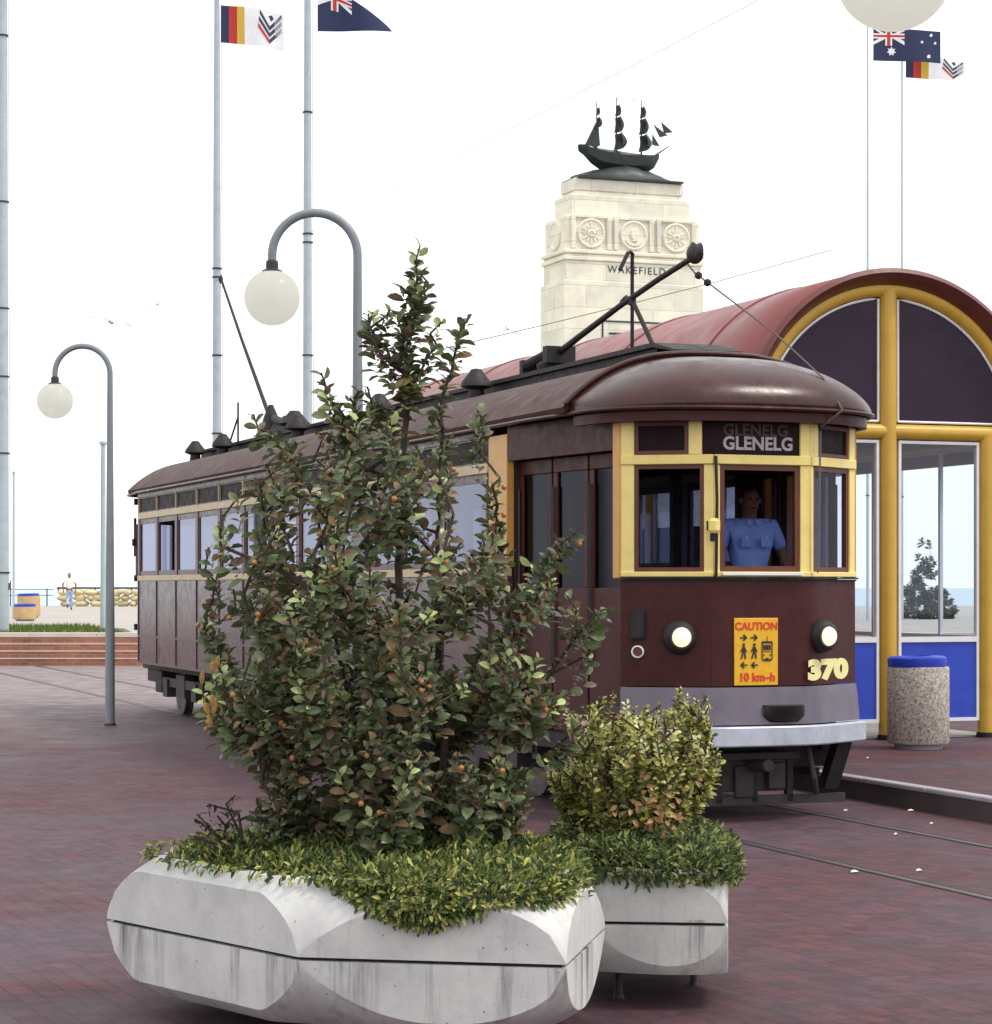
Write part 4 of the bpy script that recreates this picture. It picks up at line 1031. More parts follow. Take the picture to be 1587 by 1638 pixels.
ensign(508, 50, 54, 1.72, 1.2, 'plain navy ensign with a union cross canton, on the middle flagpole', [], True, .0)
ensign(1397, 97, 75, 2.16, 1.02, 'navy flag with large star and union cross canton under the big globe', [(.27, .30, .15, 7), (.82, .18, .07, 7), (.86, .86, .06, 7), (.72, .62, .05, 7), (.92, .62, .05, 7)], None, .08)

# overhead wires
def wire(pts, r, label, name='overhead_wire'):
    g = MB(); g.tube(pts, r, 5); tag(g.build(name, M['rope'], None), label, 'wire')
a_, b_ = loc2w(0, -24, 6.13), loc2w(0, 60, 6.13)
wire([a_, b_], .0022, 'tram contact wire strung above the track')
wire([at(700, 560, 40), at(865, 521, 42), at(1000, 488, 44), at(1130, 455, 46), at(1330, 400, 50)], .008, 'thin span wire crossing in front of the stone monument', 'span_wire')
# gulls
def gull(px, py, d, s, a, label):
    m = MB(); b = MB()
    p = at(px, py, d)
    for q in (-1, 1):
        m.grid([[(q*x, y, z) for y in (-.07, .02, .09*(1-x))] for x, z in ((.03, 0), (.25, .08), (.42, .07), (.62, -.02))])
    m.lathe([(.005, -.22), (.05, -.1), (.06, .02), (.035, .14), (.03, .2), (.005, .24)], n=10, axis='y')
    o = m.build('gull', M['gull'], None, solid=.008); o.location = p; o.scale = (s, s, s); o.rotation_euler = (.2, a, .5)
    tag(o, label, 'bird', 'gulls in the sky')
gull(178, 515, 40, .6, .15, 'gull with spread wings above the left lamp'); gull(252, 487, 60, .45, -.4, 'small gull right of the one above the left lamp'); gull(813, 527, 70, .6, .4, 'small gull in the sky left of the monument')
# scraps on the paving
for k, (px, py, h) in enumerate(((1388, 1213, .184), (1353, 1297, .006), (1457, 1297, .006), (1433, 1335, .006), (1470, 1393, .006), (1367, 1395, .006), (1490, 1318, .006))):
    d = (1.75-h)*F/(py-940); g = MB(); s_ = .012+.006*(k % 3)
    g.add([(-s_, -s_*.6, 0), (s_, -s_*.8, .006), (s_*.9, s_, 0), (-s_*.7, s_*.7, .008), (0, 0, .014)], [(0, 1, 4), (1, 2, 4), (2, 3, 4), (3, 0, 4)])
    o = g.build('paper_scrap', M['paper'], None, solid=.002, smooth=False); o.location = at(px, py, d); o.location.z = h
    tag(o, 'tiny white paper scrap lying on the shelter pavement' if k == 0 else 'tiny white paper scrap lying on the paving between or beside the rails', 'litter', 'white scraps on the ground')
# ---------------------------------------------------------------- planters
def planter(verts, label, hm=.375, T=.275, H=.455, joint=True):
    c_ = sum(verts, Vector((0, 0)))/len(verts)
    t = thing('planter', label, 'planter', (c_.x, c_.y, 0), 0, 'concrete planters')
    vs = [v-c_ for v in verts]; n = len(vs)
    va = sorted([(math.atan2(v.y, v.x), v.length, v) for v in vs], key=lambda q: q[0])
    def rpoly(a):
        for i in range(n):
            a0, _, p = va[i]; a1, _, q = va[(i+1) % n]
            aa = a
            if a1 < a0:
                a1 += 2*PI
                if aa < a0: aa += 2*PI
            if a0-1e-9 <= aa <= a1+1e-9:
                d = Vector((math.cos(a), math.sin(a))); e = q-p
                den = d.x*e.y-d.y*e.x
                return (p.x*e.y-p.y*e.x)/den
        return va[0][1]
    def rc(a):   # smooth curve through the corners
        for i in range(n):
            a0, r0, _ = va[i]; a1, r1, _ = va[(i+1) % n]; aa = a
            if a1 < a0:
                a1 += 2*PI
                if aa < a0: aa += 2*PI
            if a0-1e-9 <= aa <= a1+1e-9:
                u = (aa-a0)/(a1-a0); u = u*u*(3-2*u); return r0+(r1-r0)*u
        return va[0][1]
    angs = []
    for i in range(n):
        a0 = va[i][0]; a1 = va[(i+1) % n][0]
        if a1 < a0: a1 += 2*PI
        k = max(6, int((a1-a0)/.035)); angs += [a0+(a1-a0)*j/k for j in range(k)]
    def half(name, sg, z_lim):
        cols = []
        for a in angs:
            aa = (a+PI) % (2*PI)-PI; rp, rr = rpoly(aa), rc(aa); q = min(1, max(rp/rr, .872)); rr = rp/q if q > rp/rr else rr; ts = H*math.sqrt(max(0, 1-q*q))
            ts = min(ts, z_lim); col = []
            zs = [.007+(max(ts, .012)-.007)*j/8 for j in range(9)]+[ts+(z_lim-ts)*j/8 for j in range(1, 9)]
            for j, z in enumerate(zs):
                r = rp if j <= 8 else rr*math.sqrt(max(0, 1-(z/H)**2)); r = min(r, rp) if j > 8 else r
                if j <= 8 and z > ts: r = rr*math.sqrt(max(0, 1-(z/H)**2))
                col.append((r*math.cos(a), r*math.sin(a), hm+sg*z))
            # rim turned in
            z = z_lim; r = math.hypot(col[-1][0], col[-1][1])
            col.append(((r-.035)*math.cos(a), (r-.035)*math.sin(a), hm+sg*(z+.004)))
            col.append(((r-.06)*math.cos(a), (r-.06)*math.sin(a), hm+sg*(z-.10)))
            col.insert(0, ((rp-.04)*math.cos(a), (rp-.04)*math.sin(a), hm+sg*.007))
            cols.append(col)
        rows = [[c2[j] for c2 in cols] for j in range(len(cols[0]))]
        m = MB(); m.grid(rows, close=True); return m.build(name, M['concrete'], t, ang=24)
    half('upper_half', 1, T); half('lower_half', -1, T)
    m = MB(); rows = []
    for z in (hm-.008, hm+.008): rows.append([((rpoly((a+PI) % (2*PI)-PI)-.03)*math.cos(a), (rpoly((a+PI) % (2*PI)-PI)-.03)*math.sin(a), z) for a in angs])
    m.grid(rows, close=True); m.build('joint', M['black'], t)
    def lip(a):
        aa = (a+PI) % (2*PI)-PI; return min(rpoly(aa), min(rc(aa), rpoly(aa)/.872)*math.sqrt(1-(T/H)**2))
    m = MB(); ring = [((lip(a)-.05)*math.cos(a), (lip(a)-.05)*math.sin(a), hm+T-.05) for a in angs]
    m.add(ring, [tuple(range(len(ring)))]); m.build('soil', M['dirt'], t)
    for i in range(0, n, 2):
        v = va[i][2]*.58; m = MB(); m.lathe([(.026, 0), (.018, .02), (.018, hm-T+.02)], (v.x, v.y, 0), 12); m.build('foot', M['iron'], t)
    def inside(x, y):
        a = math.atan2(y-c_.y, x-c_.x); return math.hypot(x-c_.x, y-c_.y)/(lip(a)/.80)
    def surf(a, z):
        aa = (a+PI) % (2*PI)-PI; rp, rr = rpoly(aa), rc(aa); rr = min(rr, rp/.872); return min(rp, rr*math.sqrt(max(0, 1-((z-hm)/H)**2)))
    return t, inside, c_, surf
V2 = lambda x, y: Vector((x, y))
p1, in1, c1, sf1 = planter([V2(-1.61, 9.70), V2(-.735, 8.68), V2(.255, 8.50), V2(.44, 9.45), V2(-.05, 10.45), V2(-1.15, 10.65)], 'large many sided concrete planter holding the big shrub, nearest in the view')
p2, in2, c2, sf2 = planter([V2(.42, 9.72), V2(.955, 9.66), V2(1.02, 10.3), V2(.90, 10.95), V2(.45, 11.0), V2(.24, 10.5)], 'smaller concrete planter behind the right end of the large one, holding the yellow shrub', .36, .215)

# ---------------------------------------------------------------- plants
def ground_cover(name, label, inside, cen, ext, n, seed, z0, cols, over, surf, nh, drop, zr0=.655):
    random.seed(seed); m = MB(); k = 0
    while k < n:
        x = cen.x+random.uniform(-ext, ext); y = cen.y+random.uniform(-ext, ext); q = inside(x, y)
        lim = .79+over(x, y)
        if q > lim: continue
        k += 1
        nn = noise.noise(Vector((x*5, y*5, seed))); h = .05+.10*nn
        z = z0+h*(1-(q/lim)**4)-max(0, q-.86)*1.1+random.uniform(-.03, .05)
        d = Vector((random.uniform(-1, 1), random.uniform(-1, 1), random.uniform(.2, 1.4)))
        if q > .8:
            rd = Vector((x-cen.x, y-cen.y, 0)).normalized(); d += rd*.9-Vector((0, 0, 1))*max(0, q-.86)*5
        nrm = Vector((random.uniform(-1, 1), random.uniform(-1, 1), random.uniform(-.2, 1)))
        r = random.random(); cl = random.random()*.5+.75; c_ = cols[0] if r < .42 else cols[1] if r < .78 else cols[2]
        L = random.uniform(.022, .05); leafcard(m, Vector((x, y, z)), d, nrm, L, L*.30, tuple(v*cl for v in c_), .3, .2)
    k = 0
    while k < nh:
        a = random.uniform(-PI, PI); dr = drop(a); 
        if random.random() > dr/.24: continue
        k += 1; u = random.random()**.8; z = zr0-dr*u+random.uniform(0, .03)
        r = surf(a, min(z, zr0-.015))+random.uniform(.0, .055)*(1-.5*u); dv = Vector((math.cos(a), math.sin(a), 0))
        p = Vector((cen.x, cen.y, z))+dv*r
        d = dv*.8+Vector((random.uniform(-.9, .9), random.uniform(-.9, .9), random.uniform(-1.3, .5)))
        nrm = dv*.7+Vector((random.uniform(-1, 1), random.uniform(-1, 1), random.uniform(0, 1)))
        r_ = random.random(); cl = random.random()*.5+.75; c_ = cols[0] if r_ < .45 else cols[1] if r_ < .75 else cols[2]
        L = random.uniform(.022, .05); leafcard(m, p, d, nrm, L, L*.32, tuple(v*cl for v in c_), .3, .2)
    return tag(m.build(name, M['leaf_small'], None, smooth=False), label, None, None, 'stuff')
def ov1(x, y):
    g = math.exp(-((x+.17)/.26)**2) if y < 9.3 else 0
    return (.10 if x > -.55 else -.04)
ground_cover('ground_cover', 'variegated yellow-green ground cover filling the large planter and spilling over its front rim', in1, c1, 1.25, 15000, 11, .625,
             ((.07, .11, .035), (.20, .25, .07), (.58, .55, .16)), ov1, sf1, 3000,
             lambda a: .005+.15*math.exp(-((a+1.36)/.20)**2)+.07*math.exp(-((a+.95)/.2)**2)+.05*math.exp(-((a+1.6)/.15)**2))
ground_cover('ground_cover', 'green ground cover mounding over the rim of the smaller planter', in2, c2, .9, 11000, 12, .60,
             ((.07, .11, .045), (.18, .24, .08), (.46, .47, .18)), lambda x, y: .12, sf2, 4200, lambda a: .07+.04*noise.noise(Vector((a*4, 1, 0)))+(.03 if a > -1 else 0), .59)

def bush(name, label, cat, loc, rows, nt_, nl, Lr, Wk, pal, seed, depth, stems, leafmat, fruit=0, gap=-.25, extra=(), ztop=None, tip_light=None, fruit_r=.014, gy=2.6, thin=None):
    """rows: list of (height, xl, xr) outline in local coordinates; crown filled with twigs grown from the stems"""
    random.seed(seed); t = thing(name, label, cat, loc)
    hs = [r[0] for r in rows]
    def span(h):
        for i in range(len(rows)-1):
            h0, a0, b0 = rows[i]; h1, a1, b1 = rows[i+1]
            if h0 <= h <= h1:
                u = (h-h0)/(h1-h0+1e-9); return a0+(a1-a0)*u, b0+(b1-b0)*u
        return 0, 0
    wmax = max(b-a for _, a, b in rows); tips = []; guard = 0
    while len(tips) < nt_ and guard < nt_*400:
        guard += 1
        h = random.uniform(hs[0], hs[-1]); a, b = span(h); w_ = b-a
        if random.random() > w_/wmax: continue
        cx = (a+b)/2; x = random.uniform(a, b)
        if thin and noise.noise(Vector((h*3.3, math.copysign(7.7, x-(a+b)/2), seed)))*.45+.86 < abs(x-(a+b)/2)/((b-a)/2+1e-9): continue
        if thin and random.random() > thin(x, h): continue
        cx = (a+b)/2; q = (x-cx)/(w_/2+1e-9)
        D = min(depth, w_*.5)*math.sqrt(max(.02, 1-q*q)); y = random.uniform(-1, 1)*D
        if noise.noise(Vector((x*5+seed, y*gy, h*5))) < gap: continue
        p = Vector((x, y, h))
        if any((p-o).length < .055 for o in tips[-60:]): continue
        tips.append(p)
    tips += [Vector(e) for e in extra]
    # skeleton: stems, then every tip joins the nearest lower node
    nodes = []; par = []
    for st in stems:
        prev = -1
        for j in range(len(st)-1):
            for k in range(6):
                nodes.append(Vector(st[j]).lerp(Vector(st[j+1]), k/6)+Vector((random.uniform(-.008, .008), random.uniform(-.008, .008), 0))); par.append(prev); prev = len(nodes)-1
        nodes.append(Vector(st[-1])); par.append(prev)
    ns = len(nodes); base = Vector((0, 0, 0))
    tips.sort(key=lambda p: (p-Vector((0, 0, .25))).length); tipn = []
    for p in tips:
        best = None; bd = 1e9
        for i, q in enumerate(nodes):
            d = (p-q).length+max(0, q.z-p.z+.05)*1.6
            if i >= ns: d *= 1.12
            if d < bd: bd = d; best = i
        a = nodes[best]; ln = (p-a).length; k = max(1, int(ln/.10)); prev = best
        sag = Vector((0, 0, -.12*ln))
        for j in range(1, k+1):
            u = j/k; nodes.append(a.lerp(p, u)+sag*4*u*(1-u)*.5); par.append(prev); prev = len(nodes)-1
        tipn.append(prev)
    cnt = [0]*len(nodes)
    for i in tipn:
        j = i
        while j != -1: cnt[j] += 1; j = par[j]
    m = MB()
    for i, p in enumerate(nodes):
        if par[i] < 0: continue
        r0 = .0022+.0017*math.sqrt(cnt[par[i]]); r1 = .0022+.0017*math.sqrt(cnt[i])
        m.tube([nodes[par[i]], p], [min(r0, .024), min(r1, .024)], 5, False)
    m.build('branches', M['bark'], t)
    lf = MB(); fps = []; axis = lambda p: Vector((0, 0, max(0, p.z-.3)))
    for ti, i in enumerate(tipn):
        p = nodes[i]; q = nodes[par[i]]; d = (p-q).normalized()
        out = (p-axis(p)); out = out.normalized() if out.length > .01 else Vector((0, 0, 1))
        d = (d*.6+out*.35+Vector((0, 0, .75))).normalized(); s1 = d.orthogonal().normalized(); s2 = d.cross(s1)
        young = random.random() < .22; tone = .7+.5*random.random(); sc = random.uniform(.8, 1.15)
        ph = random.random()*6
        for k in range(nl):
            a = ph+k*2.4; u = k/nl; pos = p-d*(.17*(1-u))*sc; sd = s1*math.cos(a)+s2*math.sin(a)
            ld = (d*(.25+.9*u)+sd*1.0+Vector((0, 0, -.12))).normalized()
            L = random.uniform(*Lr)*sc*(.8+.4*(1-u)); r = random.random()
            c_ = pal[0] if r < .38 else pal[1] if r < .70 else pal[2] if r < .93 else pal[3]
            if young and u > .55: c_ = pal[4]
            cl = tone*random.uniform(.8, 1.2); leafcard(lf, pos, ld, (out*.6+Vector((random.uniform(-1, 1), random.uniform(-1, .7), random.uniform(-.3, 1.2)))), L, L*Wk, tuple(v*cl for v in c_), .35, .16)
        if fruit and p.y < .05 and p.z < 1.7 and random.random() < fruit:
            fps.append(p-d*.05+out*.05-Vector((0, 0, .02)))
    lf.build('foliage', leafmat, t, smooth=False)
    f0 = None
    for p in fps[:98]:
        if f0 is None:
            fr = MB(); fr.lathe([(.001, -fruit_r), (fruit_r*.75, -fruit_r*.7), (fruit_r, 0), (fruit_r*.75, fruit_r*.7), (.001, fruit_r)], n=10); f0 = fr.build('fruit', M['orange_fruit'], t); f0.location = p
        else: copy_part(f0, t, p)
    return t
# big shrub: outline measured from the planter soil upwards
BD = 9.62; BX = (640-793.5)*BD/F; BZ0 = .60; kk = BD/F
def R_(y, xl, xr): return (1.75-(y-940)*kk-BZ0, (xl-640)*kk, (xr-640)*kk)
rows = [R_(1372, 440, 850), R_(1330, 410, 860), R_(1270, 400, 870), R_(1200, 350, 890), R_(1120, 318, 905), R_(1060, 310, 930), R_(1000, 308, 950), R_(960, 312, 965),
        R_(930, 370, 940), R_(880, 375, 870), R_(830, 380, 850), R_(780, 385, 775), R_(730, 400, 765), R_(690, 440, 760), R_(655, 520, 745), R_(635, 600, 720)]
rng = random.Random(4); ex = []
def sprig(pts, n, jit):
    for i in range(n):
        u = i/(n-1)*(len(pts)-1); j = min(int(u), len(pts)-2); f = u-j
        px = pts[j][0]+(pts[j+1][0]-pts[j][0])*f; py = pts[j][1]+(pts[j+1][1]-pts[j][1])*f
        ex.append(((px-640+rng.uniform(-jit, jit))*kk, rng.uniform(-.12, .12)*min(1, jit/20), 1.75-(py+rng.uniform(-jit, jit)-940)*kk-BZ0))
sprig([(650, 620), (655, 520), (662, 470), (667, 395)], 12, 7); sprig([(640, 610), (650, 540), (625, 500), (605, 505)], 8, 16); sprig([(675, 440), (690, 480), (650, 470)], 5, 14)
sprig([(700, 640), (725, 590), (730, 545), (745, 515)], 7, 7); sprig([(680, 600), (690, 560), (705, 525)], 5, 10); sprig([(600, 545), (590, 500)], 3, 8); sprig([(650, 570), (600, 575), (690, 590)], 6, 16)
sprig([(560, 680), (530, 640), (510, 600)], 7, 10); sprig([(600, 660), (580, 625), (560, 640)], 6, 12); sprig([(470, 720), (430, 690), (405, 672)], 6, 10); sprig([(440, 800), (400, 760)], 4, 14)
sprig([(770, 720), (770, 650)], 4, 8); sprig([(860, 900), (890, 870), (925, 855)], 6, 10); sprig([(900, 960), (950, 990), (975, 970)], 5, 8); sprig([(920, 1020), (950, 1040)], 3, 8); sprig([(790, 830), (795, 760)], 4, 8)
sprig([(360, 830), (340, 880), (335, 920)], 6, 12); sprig([(345, 960), (318, 985), (325, 1010)], 4, 8); sprig([(350, 1080), (322, 1110)], 3, 8); sprig([(900, 1180), (925, 1160)], 3, 8)
def W_(px, py, y): return ((px-640)*kk, y, 1.75-(py-940)*kk-BZ0)
stems = [[(0, 0, -.05), W_(640, 1150, .0), W_(635, 900, .02), W_(648, 700, 0), W_(652, 600, 0)], [(-.08, .03, -.05), W_(560, 1150, .1), W_(520, 950, .12), W_(500, 800, .1)],
         [(.1, -.02, -.05), W_(720, 1150, -.1), W_(790, 1000, -.08)], [(-.12, -.06, -.05), W_(520, 1200, -.2), W_(440, 1060, -.25), W_(400, 960, -.2)], [(.12, .08, -.05), W_(700, 1100, .25), W_(700, 850, .22), W_(705, 720, .1)],
         [(.05, -.1, -.05), W_(640, 1200, -.35), W_(620, 1000, -.4)], [(.15, .02, -.05), W_(800, 1200, 0), W_(880, 1080, .05)]]
bush('large_shrub', 'tall dark leafy shrub with small orange fruit growing in the large planter', 'shrub', (BX, BD, BZ0), rows, 1180, 11, (.040, .076), .52,
     ((.11, .145, .06), (.19, .235, .11), (.20, .14, .085), (.32, .21, .09), (.52, .62, .25)), 21, .62, stems, M['leaf'], .11, -.10, ex, fruit_r=.012, gy=1.5, thin=lambda x, h: .36 if h > 1.3 else (.62 if h > .95 else 1))
# withered yellow leaves hanging at its left
random.seed(9); m = MB()
for px, py in ((362, 1050), (347, 1065), (372, 1042), (355, 1130), (368, 1112), (362, 1100), (350, 1112), (1, 1)):
    if px == 1: continue
    leafcard(m, Vector(((px-640)*kk, -.46, 1.75-(py-940)*kk-BZ0)), Vector((random.uniform(-.3, .3), -.1, -1)), Vector((0, -1, .2)), .06, .022, (.42, .24, .08), .4, .3)
big = [o for o in bpy.data.objects if o.name == 'large_shrub'][0]
m.build('withered_leaves', M['leaf'], big, smooth=False)
# yellow-green shrub
YD = 10.25; ky = YD/F; YX = (1015-793.5)*ky
def Y_(y, xl, xr): return (1.75-(y-940)*ky-.6, (xl-1015)*ky, (xr-1015)*ky)
rows = [Y_(1340, 930, 1090), Y_(1300, 900, 1110), Y_(1250, 880, 1145), Y_(1210, 875, 1155), Y_(1170, 880, 1140), Y_(1145, 885, 1135), Y_(1128, 910, 1125)]
ex = []; 
def sprig2(pts):
    for px, py in pts: ex.append(((px-1015)*ky, random.uniform(-.1, .1), 1.75-(py-940)*ky-.6))
random.seed(2)
sprig2([(965, 1118), (985, 1112), (1000, 1122), (950, 1128), (1100, 1112), (1090, 1102), (1115, 1120), (1130, 1112), (1105, 1130), (1135, 1130), (1125, 1150), (1140, 1205), (1150, 1225), (1135, 1225), (1085, 1120), (1128, 1140)])
bush('yellow_shrub', 'bushy yellow-green variegated shrub growing in the smaller planter', 'shrub', (YX, YD, .6), rows, 520, 24, (.022, .040), .62,
     ((.16, .19, .05), (.54, .55, .15), (.82, .78, .28), (.42, .25, .12), (.9, .88, .45)), 33, .42,
     [[(0, 0, -.05), (-.02, 0, .2), (-.15, 0, .45)], [(.05, 0, -.05), (.1, .05, .25), (.25, 0, .5)], [(-.05, 0, -.05), (-.1, -.1, .3)], [(.02, 0, -.05), (.05, -.1, .3)]], M['leaf_small'], 0, -.14, ex, gy=3.5)
m = MB(); random.seed(19)
for i in range(60):
    px = random.gauss(1040, 26); py = random.gauss(1285, 30)
    leafcard(m, Vector(((px-1015)*ky, -.30+random.uniform(-.05, .05), 1.75-(py-940)*ky-.6)), Vector((random.uniform(-1, 1), random.uniform(-1, 0), random.uniform(-.5, 1))), Vector((0, -1, .4)), .04, .02, (.62, .36, .2), .4, .3)
m.build('dead_leaves', M['leaf_small'], [o for o in bpy.data.objects if o.name == 'yellow_shrub'][0], smooth=False)
# small reddish plant at the left of the large planter
rows = [(0.0, -.12, .1), (.1, -.16, .15), (.22, -.12, .1), (.3, -.05, .05)]
bush('red_twig_plant', 'small wispy reddish plant at the left end of the large planter', 'plant', (at(362, 0, 9.5).x, 9.45, .62), rows, 26, 9, (.03, .05), .3,
     ((.07, .045, .035), (.10, .06, .045), (.05, .07, .03), (.14, .07, .05), (.16, .12, .08)), 41, .12, [[(0, 0, -.03), (0, 0, .1)], [(.05, 0, -.03), (.07, 0, .12)]], M['leaf_small'], 0, -.5)
# bushes seen through the shelter
for k, (px, d, hh, ww, lab) in enumerate(((1478, 78, 2.7, 1.2, 'tall thin coastal bush seen through the shelter glass'), (1450, 80, 1.2, 1.6, 'low coastal bush seen through the shelter glass, left of the tall one'), (1505, 79, 1.0, 1.1, 'low round bush seen through the shelter glass, right of the tall one'))):
    rows = [(0, -ww*.4, ww*.4), (hh*.3, -ww*.5, ww*.5), (hh*.55, -ww*.4, ww*.4), (hh*.8, -ww*.25, ww*.25), (hh, -ww*.1, ww*.1)]
    bush('coastal_bush', lab, 'bush', (at(px, 0, d).x, d, .7), rows, 70, 14, (.12, .2), .5, ((.04, .06, .03), (.06, .08, .04), (.05, .06, .03), (.07, .08, .04), (.1, .12, .06)), 50+k, .5, [[(0, 0, 0), (0, 0, hh*.6)]], M['leaf'], 0, -.4, ())

# ---------------------------------------------------------------- people
def skin_mesh(name, chains, mat, parent, sub=2):
    """chains: list of [(point, radius)...]; chain may start from an existing joint (same coordinates merge)"""
    vs = []; rad = []; es = []; idx = {}
    def vid(p, r):
        key = tuple(round(c, 4) for c in p)
        if key not in idx: idx[key] = len(vs); vs.append(p); rad.append(r)
        return idx[key]
    for ch in chains:
        prev = None
        for p, r in ch:
            i = vid(p, r)
            if prev is not None: es.append((prev, i))
            prev = i
    me = bpy.data.meshes.new(name); me.from_pydata(vs, es, []); o = bpy.data.objects.new(name, me); COL.objects.link(o)
    sk = o.modifiers.new('skin', 'SKIN'); sk.use_smooth_shade = True
    for i, r in enumerate(rad):
        d = me.skin_vertices[0].data[i]; rr = r if isinstance(r, tuple) else (r, r); d.radius = rr; d.use_root = (i == 0)
    ss = o.modifiers.new('sub', 'SUBSURF'); ss.levels = sub; ss.render_levels = sub
    dg = bpy.context.evaluated_depsgraph_get(); m2 = bpy.data.meshes.new_from_object(o.evaluated_get(dg))
    m2.materials.clear(); m2.materials.append(mat); m2.name = name
    for p in m2.polygons: p.use_smooth = True
    bpy.data.objects.remove(o); q = bpy.data.objects.new(name, m2); COL.objects.link(q); q.parent = parent
    return q
def person(label, loc, rz, H, arms, legs, shirt, trouser, shoes, hair, short_sleeve=True):
    """arms, legs: for each side (-1 left, 1 right) joints; H is the height; faces -Y"""
    t = thing('person', label, 'person', loc, rz); k = H/1.75
    P = lambda x, y, z: (x*k, y*k, z*k)
    pel, wa, ch, nk, hd = P(0, 0, .95), P(0, 0, 1.10), P(0, .01, 1.33), P(0, .01, 1.50), P(0, -.015, 1.58)
    ch_ = [[(pel, (.15*k, .11*k)), (wa, (.135*k, .10*k)), (ch, (.14*k, .085*k)), (nk, (.055*k, .058*k)), (hd, (.07*k, .085*k)), (P(0, -.02, 1.655), (.075*k, .095*k)), (P(0, -.01, 1.71), (.05*k, .06*k))]]
    sl = [[(P(0, 0, .93), (.158*k, .118*k)), (P(0, 0, 1.10), (.15*k, .112*k)), (P(0, .01, 1.33), (.19*k, .145*k)), (P(0, .01, 1.43), (.12*k, .10*k)), (P(0, .01, 1.475), (.062*k, .064*k))]]
    tr = [[(P(0, 0, 1.0), (.15*k, .115*k)), (P(0, 0, .93), (.155*k, .12*k))]]
    for s in (-1, 1):
        sh, el, wr = arms[s]; sh = P(*sh); el = P(*el); wr = P(*wr)
        d = (Vector(wr)-Vector(el)).normalized(); side = Vector((-s, 0, 0)); side = (side-d*side.dot(d)).normalized()
        up = d.cross(side)
        palm = tuple(Vector(wr)+d*.055*k); knk = tuple(Vector(wr)+d*.095*k)
        ch_.append([(ch, (.14*k, .085*k)), (sh, .052*k), (el, .043*k), (wr, .027*k), (palm, (.036*k, .017*k)), (knk, (.036*k, .014*k))])
        for f, (off, ln) in enumerate(((-.027, .07), (-.009, .082), (.009, .077), (.027, .06))):
            b0 = Vector(knk)+up*off*k; b1 = b0+d*ln*.5*k+side*.008*k; b2 = b0+d*ln*.9*k+side*.03*k
            ch_.append([(knk, (.036*k, .014*k)), (tuple(b0), .009*k), (tuple(b1), .008*k), (tuple(b2), .0065*k)])
        b0 = Vector(palm)-up*.035*k+side*.01*k; ch_.append([(palm, (.036*k, .017*k)), (tuple(b0), .011*k), (tuple(b0+d*.035*k-up*.02*k+side*.02*k), .009*k)])
        e2 = tuple(Vector(sh).lerp(Vector(el), .75 if short_sleeve else 1)); row = [(P(0, .01, 1.33), (.19*k, .145*k)), (sh, .073*k), (e2, .062*k)]
        if not short_sleeve: row.append((tuple(Vector(el).lerp(Vector(wr), .9)), .042*k))
        sl.append(row)
        hp, kn, an, to = [P(*q) for q in legs[s]]
        ch_.append([(pel, (.15*k, .11*k)), (hp, .085*k), (kn, .056*k), (an, .036*k), (to, .03*k)])
        tr.append([(P(0, 0, .93), (.155*k, .12*k)), (hp, .098*k), (kn, .07*k), (tuple(Vector(an)+Vector((0, 0, .03*k))), .058*k)])
        m = MB(); a = Vector(an); tt = Vector(to); dd = (tt-a); dd.z = 0; dd = dd.normalized() if dd.length > 1e-4 else Vector((0, -1, 0)); ss_ = Vector((0, 0, 1)).cross(dd)
        rws = []
        for u, w_, h in ((-.07, .028, .075), (-.03, .04, .10), (.05, .042, .085), (.11, .047, .055), (.16, .042, .045), (.185, .02, .03)):
            c_ = a+dd*u*k; zb = a.z-.075*k; rws.append([tuple(c_.xy.to_3d()+ss_*w_*k*math.cos(q)+Vector((0, 0, zb+h*k*.5+h*.5*k*math.sin(q)))) for q in [2*PI*i/10 for i in range(10)]])
        m.grid(rws, close=True); m.add(rws[0], [tuple(range(10))]); m.add(rws[-1], [tuple(range(10))]); m.build('shoe', shoes, t)
    body = skin_mesh('body', ch_, M['skin'], t)
    # face: nose, brow, ears, lips pressed into the head as one small relief
    m = MB(); fy = -.108*k
    m.add([P(-.012, -.100, 1.628), P(.012, -.100, 1.628), P(.016, -.104, 1.592), P(-.016, -.104, 1.592), P(0, -.130, 1.597), P(0, -.104, 1.645)], [(0, 3, 4), (0, 4, 5), (5, 4, 1), (4, 2, 1), (3, 2, 4)]); m.build('nose', M['skin'], body)
    for s in (-1, 1):
        m = MB(); m.sphere(P(s*.03, -.098, 1.637), .012*k, 6); m.build('eye', M['hair'], body)
        m = MB(); m.sphere(P(s*.078, -.01, 1.625), .022*k, 6, 1.4); m.build('ear', M['skin'], body)
    m = MB(); m.tube([P(-.024, -.097, 1.565), P(0, -.104, 1.563), P(.024, -.097, 1.565)], .006*k, 6); m.build('mouth', M['hair'], body)
    m = MB(); rws = []
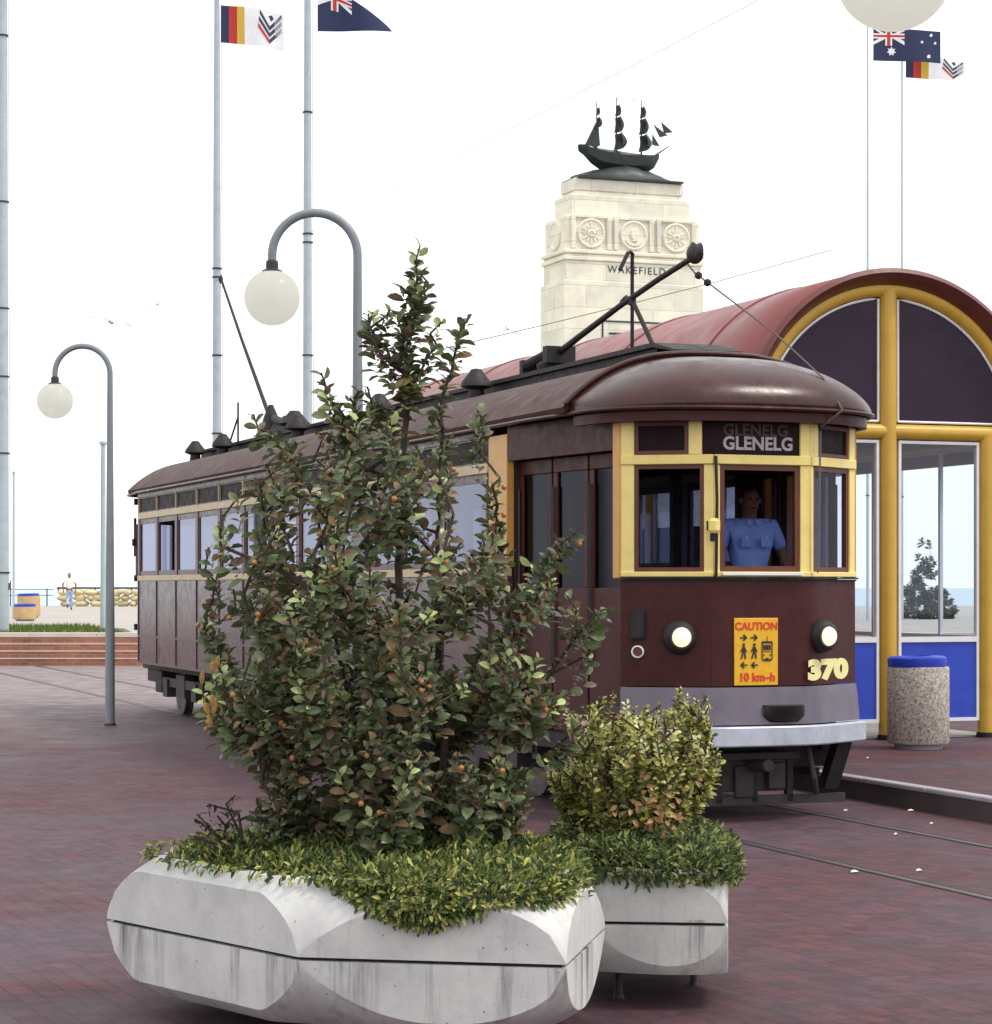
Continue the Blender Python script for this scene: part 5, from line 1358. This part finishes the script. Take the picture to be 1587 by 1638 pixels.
    for i in range(8):
        z = 1.60+.155*math.sin(i/7*PI/2); rr = math.cos(i/7*PI/2)
        rws.append([P(.087*rr*math.sin(a), .0+(.105 if math.cos(a) > 0 else .098*(1 if i > 3 else .45))*rr*math.cos(a), z) for a in [2*PI*j/20 for j in range(20)]])
    m.grid(rws, close=True); m.build('hair', hair, t)
    if H < 1.7:
        for s in (-1, 1):
            m = MB(); m.prism([(0, 0), (.055, .012), (.06, -.035), (.02, -.05)], lambda p, q: P(s*(p[0]+.004), -.075-.035*(.05-p[1])*6-.012*q, 1.462+p[1])); m.build('collar', shirt, t, bevel=.004)
            m = MB(); m.box(*[v*k for v in (s*.085-.045, s*.085+.045, -.152, -.138, 1.245, 1.335)]); m.build('shirt_pocket', shirt, t, bevel=.006)
        for s in (-1, 1):
            m = MB(); m.sphere(P(s*.085, -.150, 1.32), .014*k, 8); m.build('shirt_badge', M['white'], t)
    skin_mesh('shirt', sl, shirt, t); skin_mesh('trousers', tr, trouser, t)
    return t
q = loc2w(.33, .50, .86)
person('tram driver in a light blue short sleeved shirt standing behind the centre front window', q, TH-.1, 1.69,
       {-1: ((-.20, .01, 1.42), (-.29, -.02, 1.15), (-.24, -.22, 1.02)), 1: ((.20, .01, 1.42), (.30, .0, 1.15), (.26, -.2, 1.0))},
       {-1: ((-.09, 0, .90), (-.10, -.02, .50), (-.10, .02, .09), (-.11, -.10, .04)), 1: ((.09, 0, .90), (.10, -.02, .50), (.10, .02, .09), (.11, -.10, .04))},
       M['shirt_blue'], M['trouser_dark'], M['shoe'], M['hair'])
for bx in (-.085, .085): pass
p = at(111, 976, 109); 
person('person in white top and pale blue jeans walking away across the terrace', (p.x, 109, .7), PI+.15, 1.76,
       {-1: ((-.20, .01, 1.42), (-.30, .04, 1.17), (-.27, -.03, .92)), 1: ((.20, .01, 1.42), (.30, .05, 1.17), (.28, .0, .92))},
       {-1: ((-.09, 0, .90), (-.08, -.12, .50), (-.08, -.16, .09), (-.08, -.28, .06)), 1: ((.09, 0, .90), (.08, -.02, .52), (.08, .28, .22), (.08, .22, .10))},
       M['shirt_white'], M['jeans'], M['shoe'], M['hair_grey'])
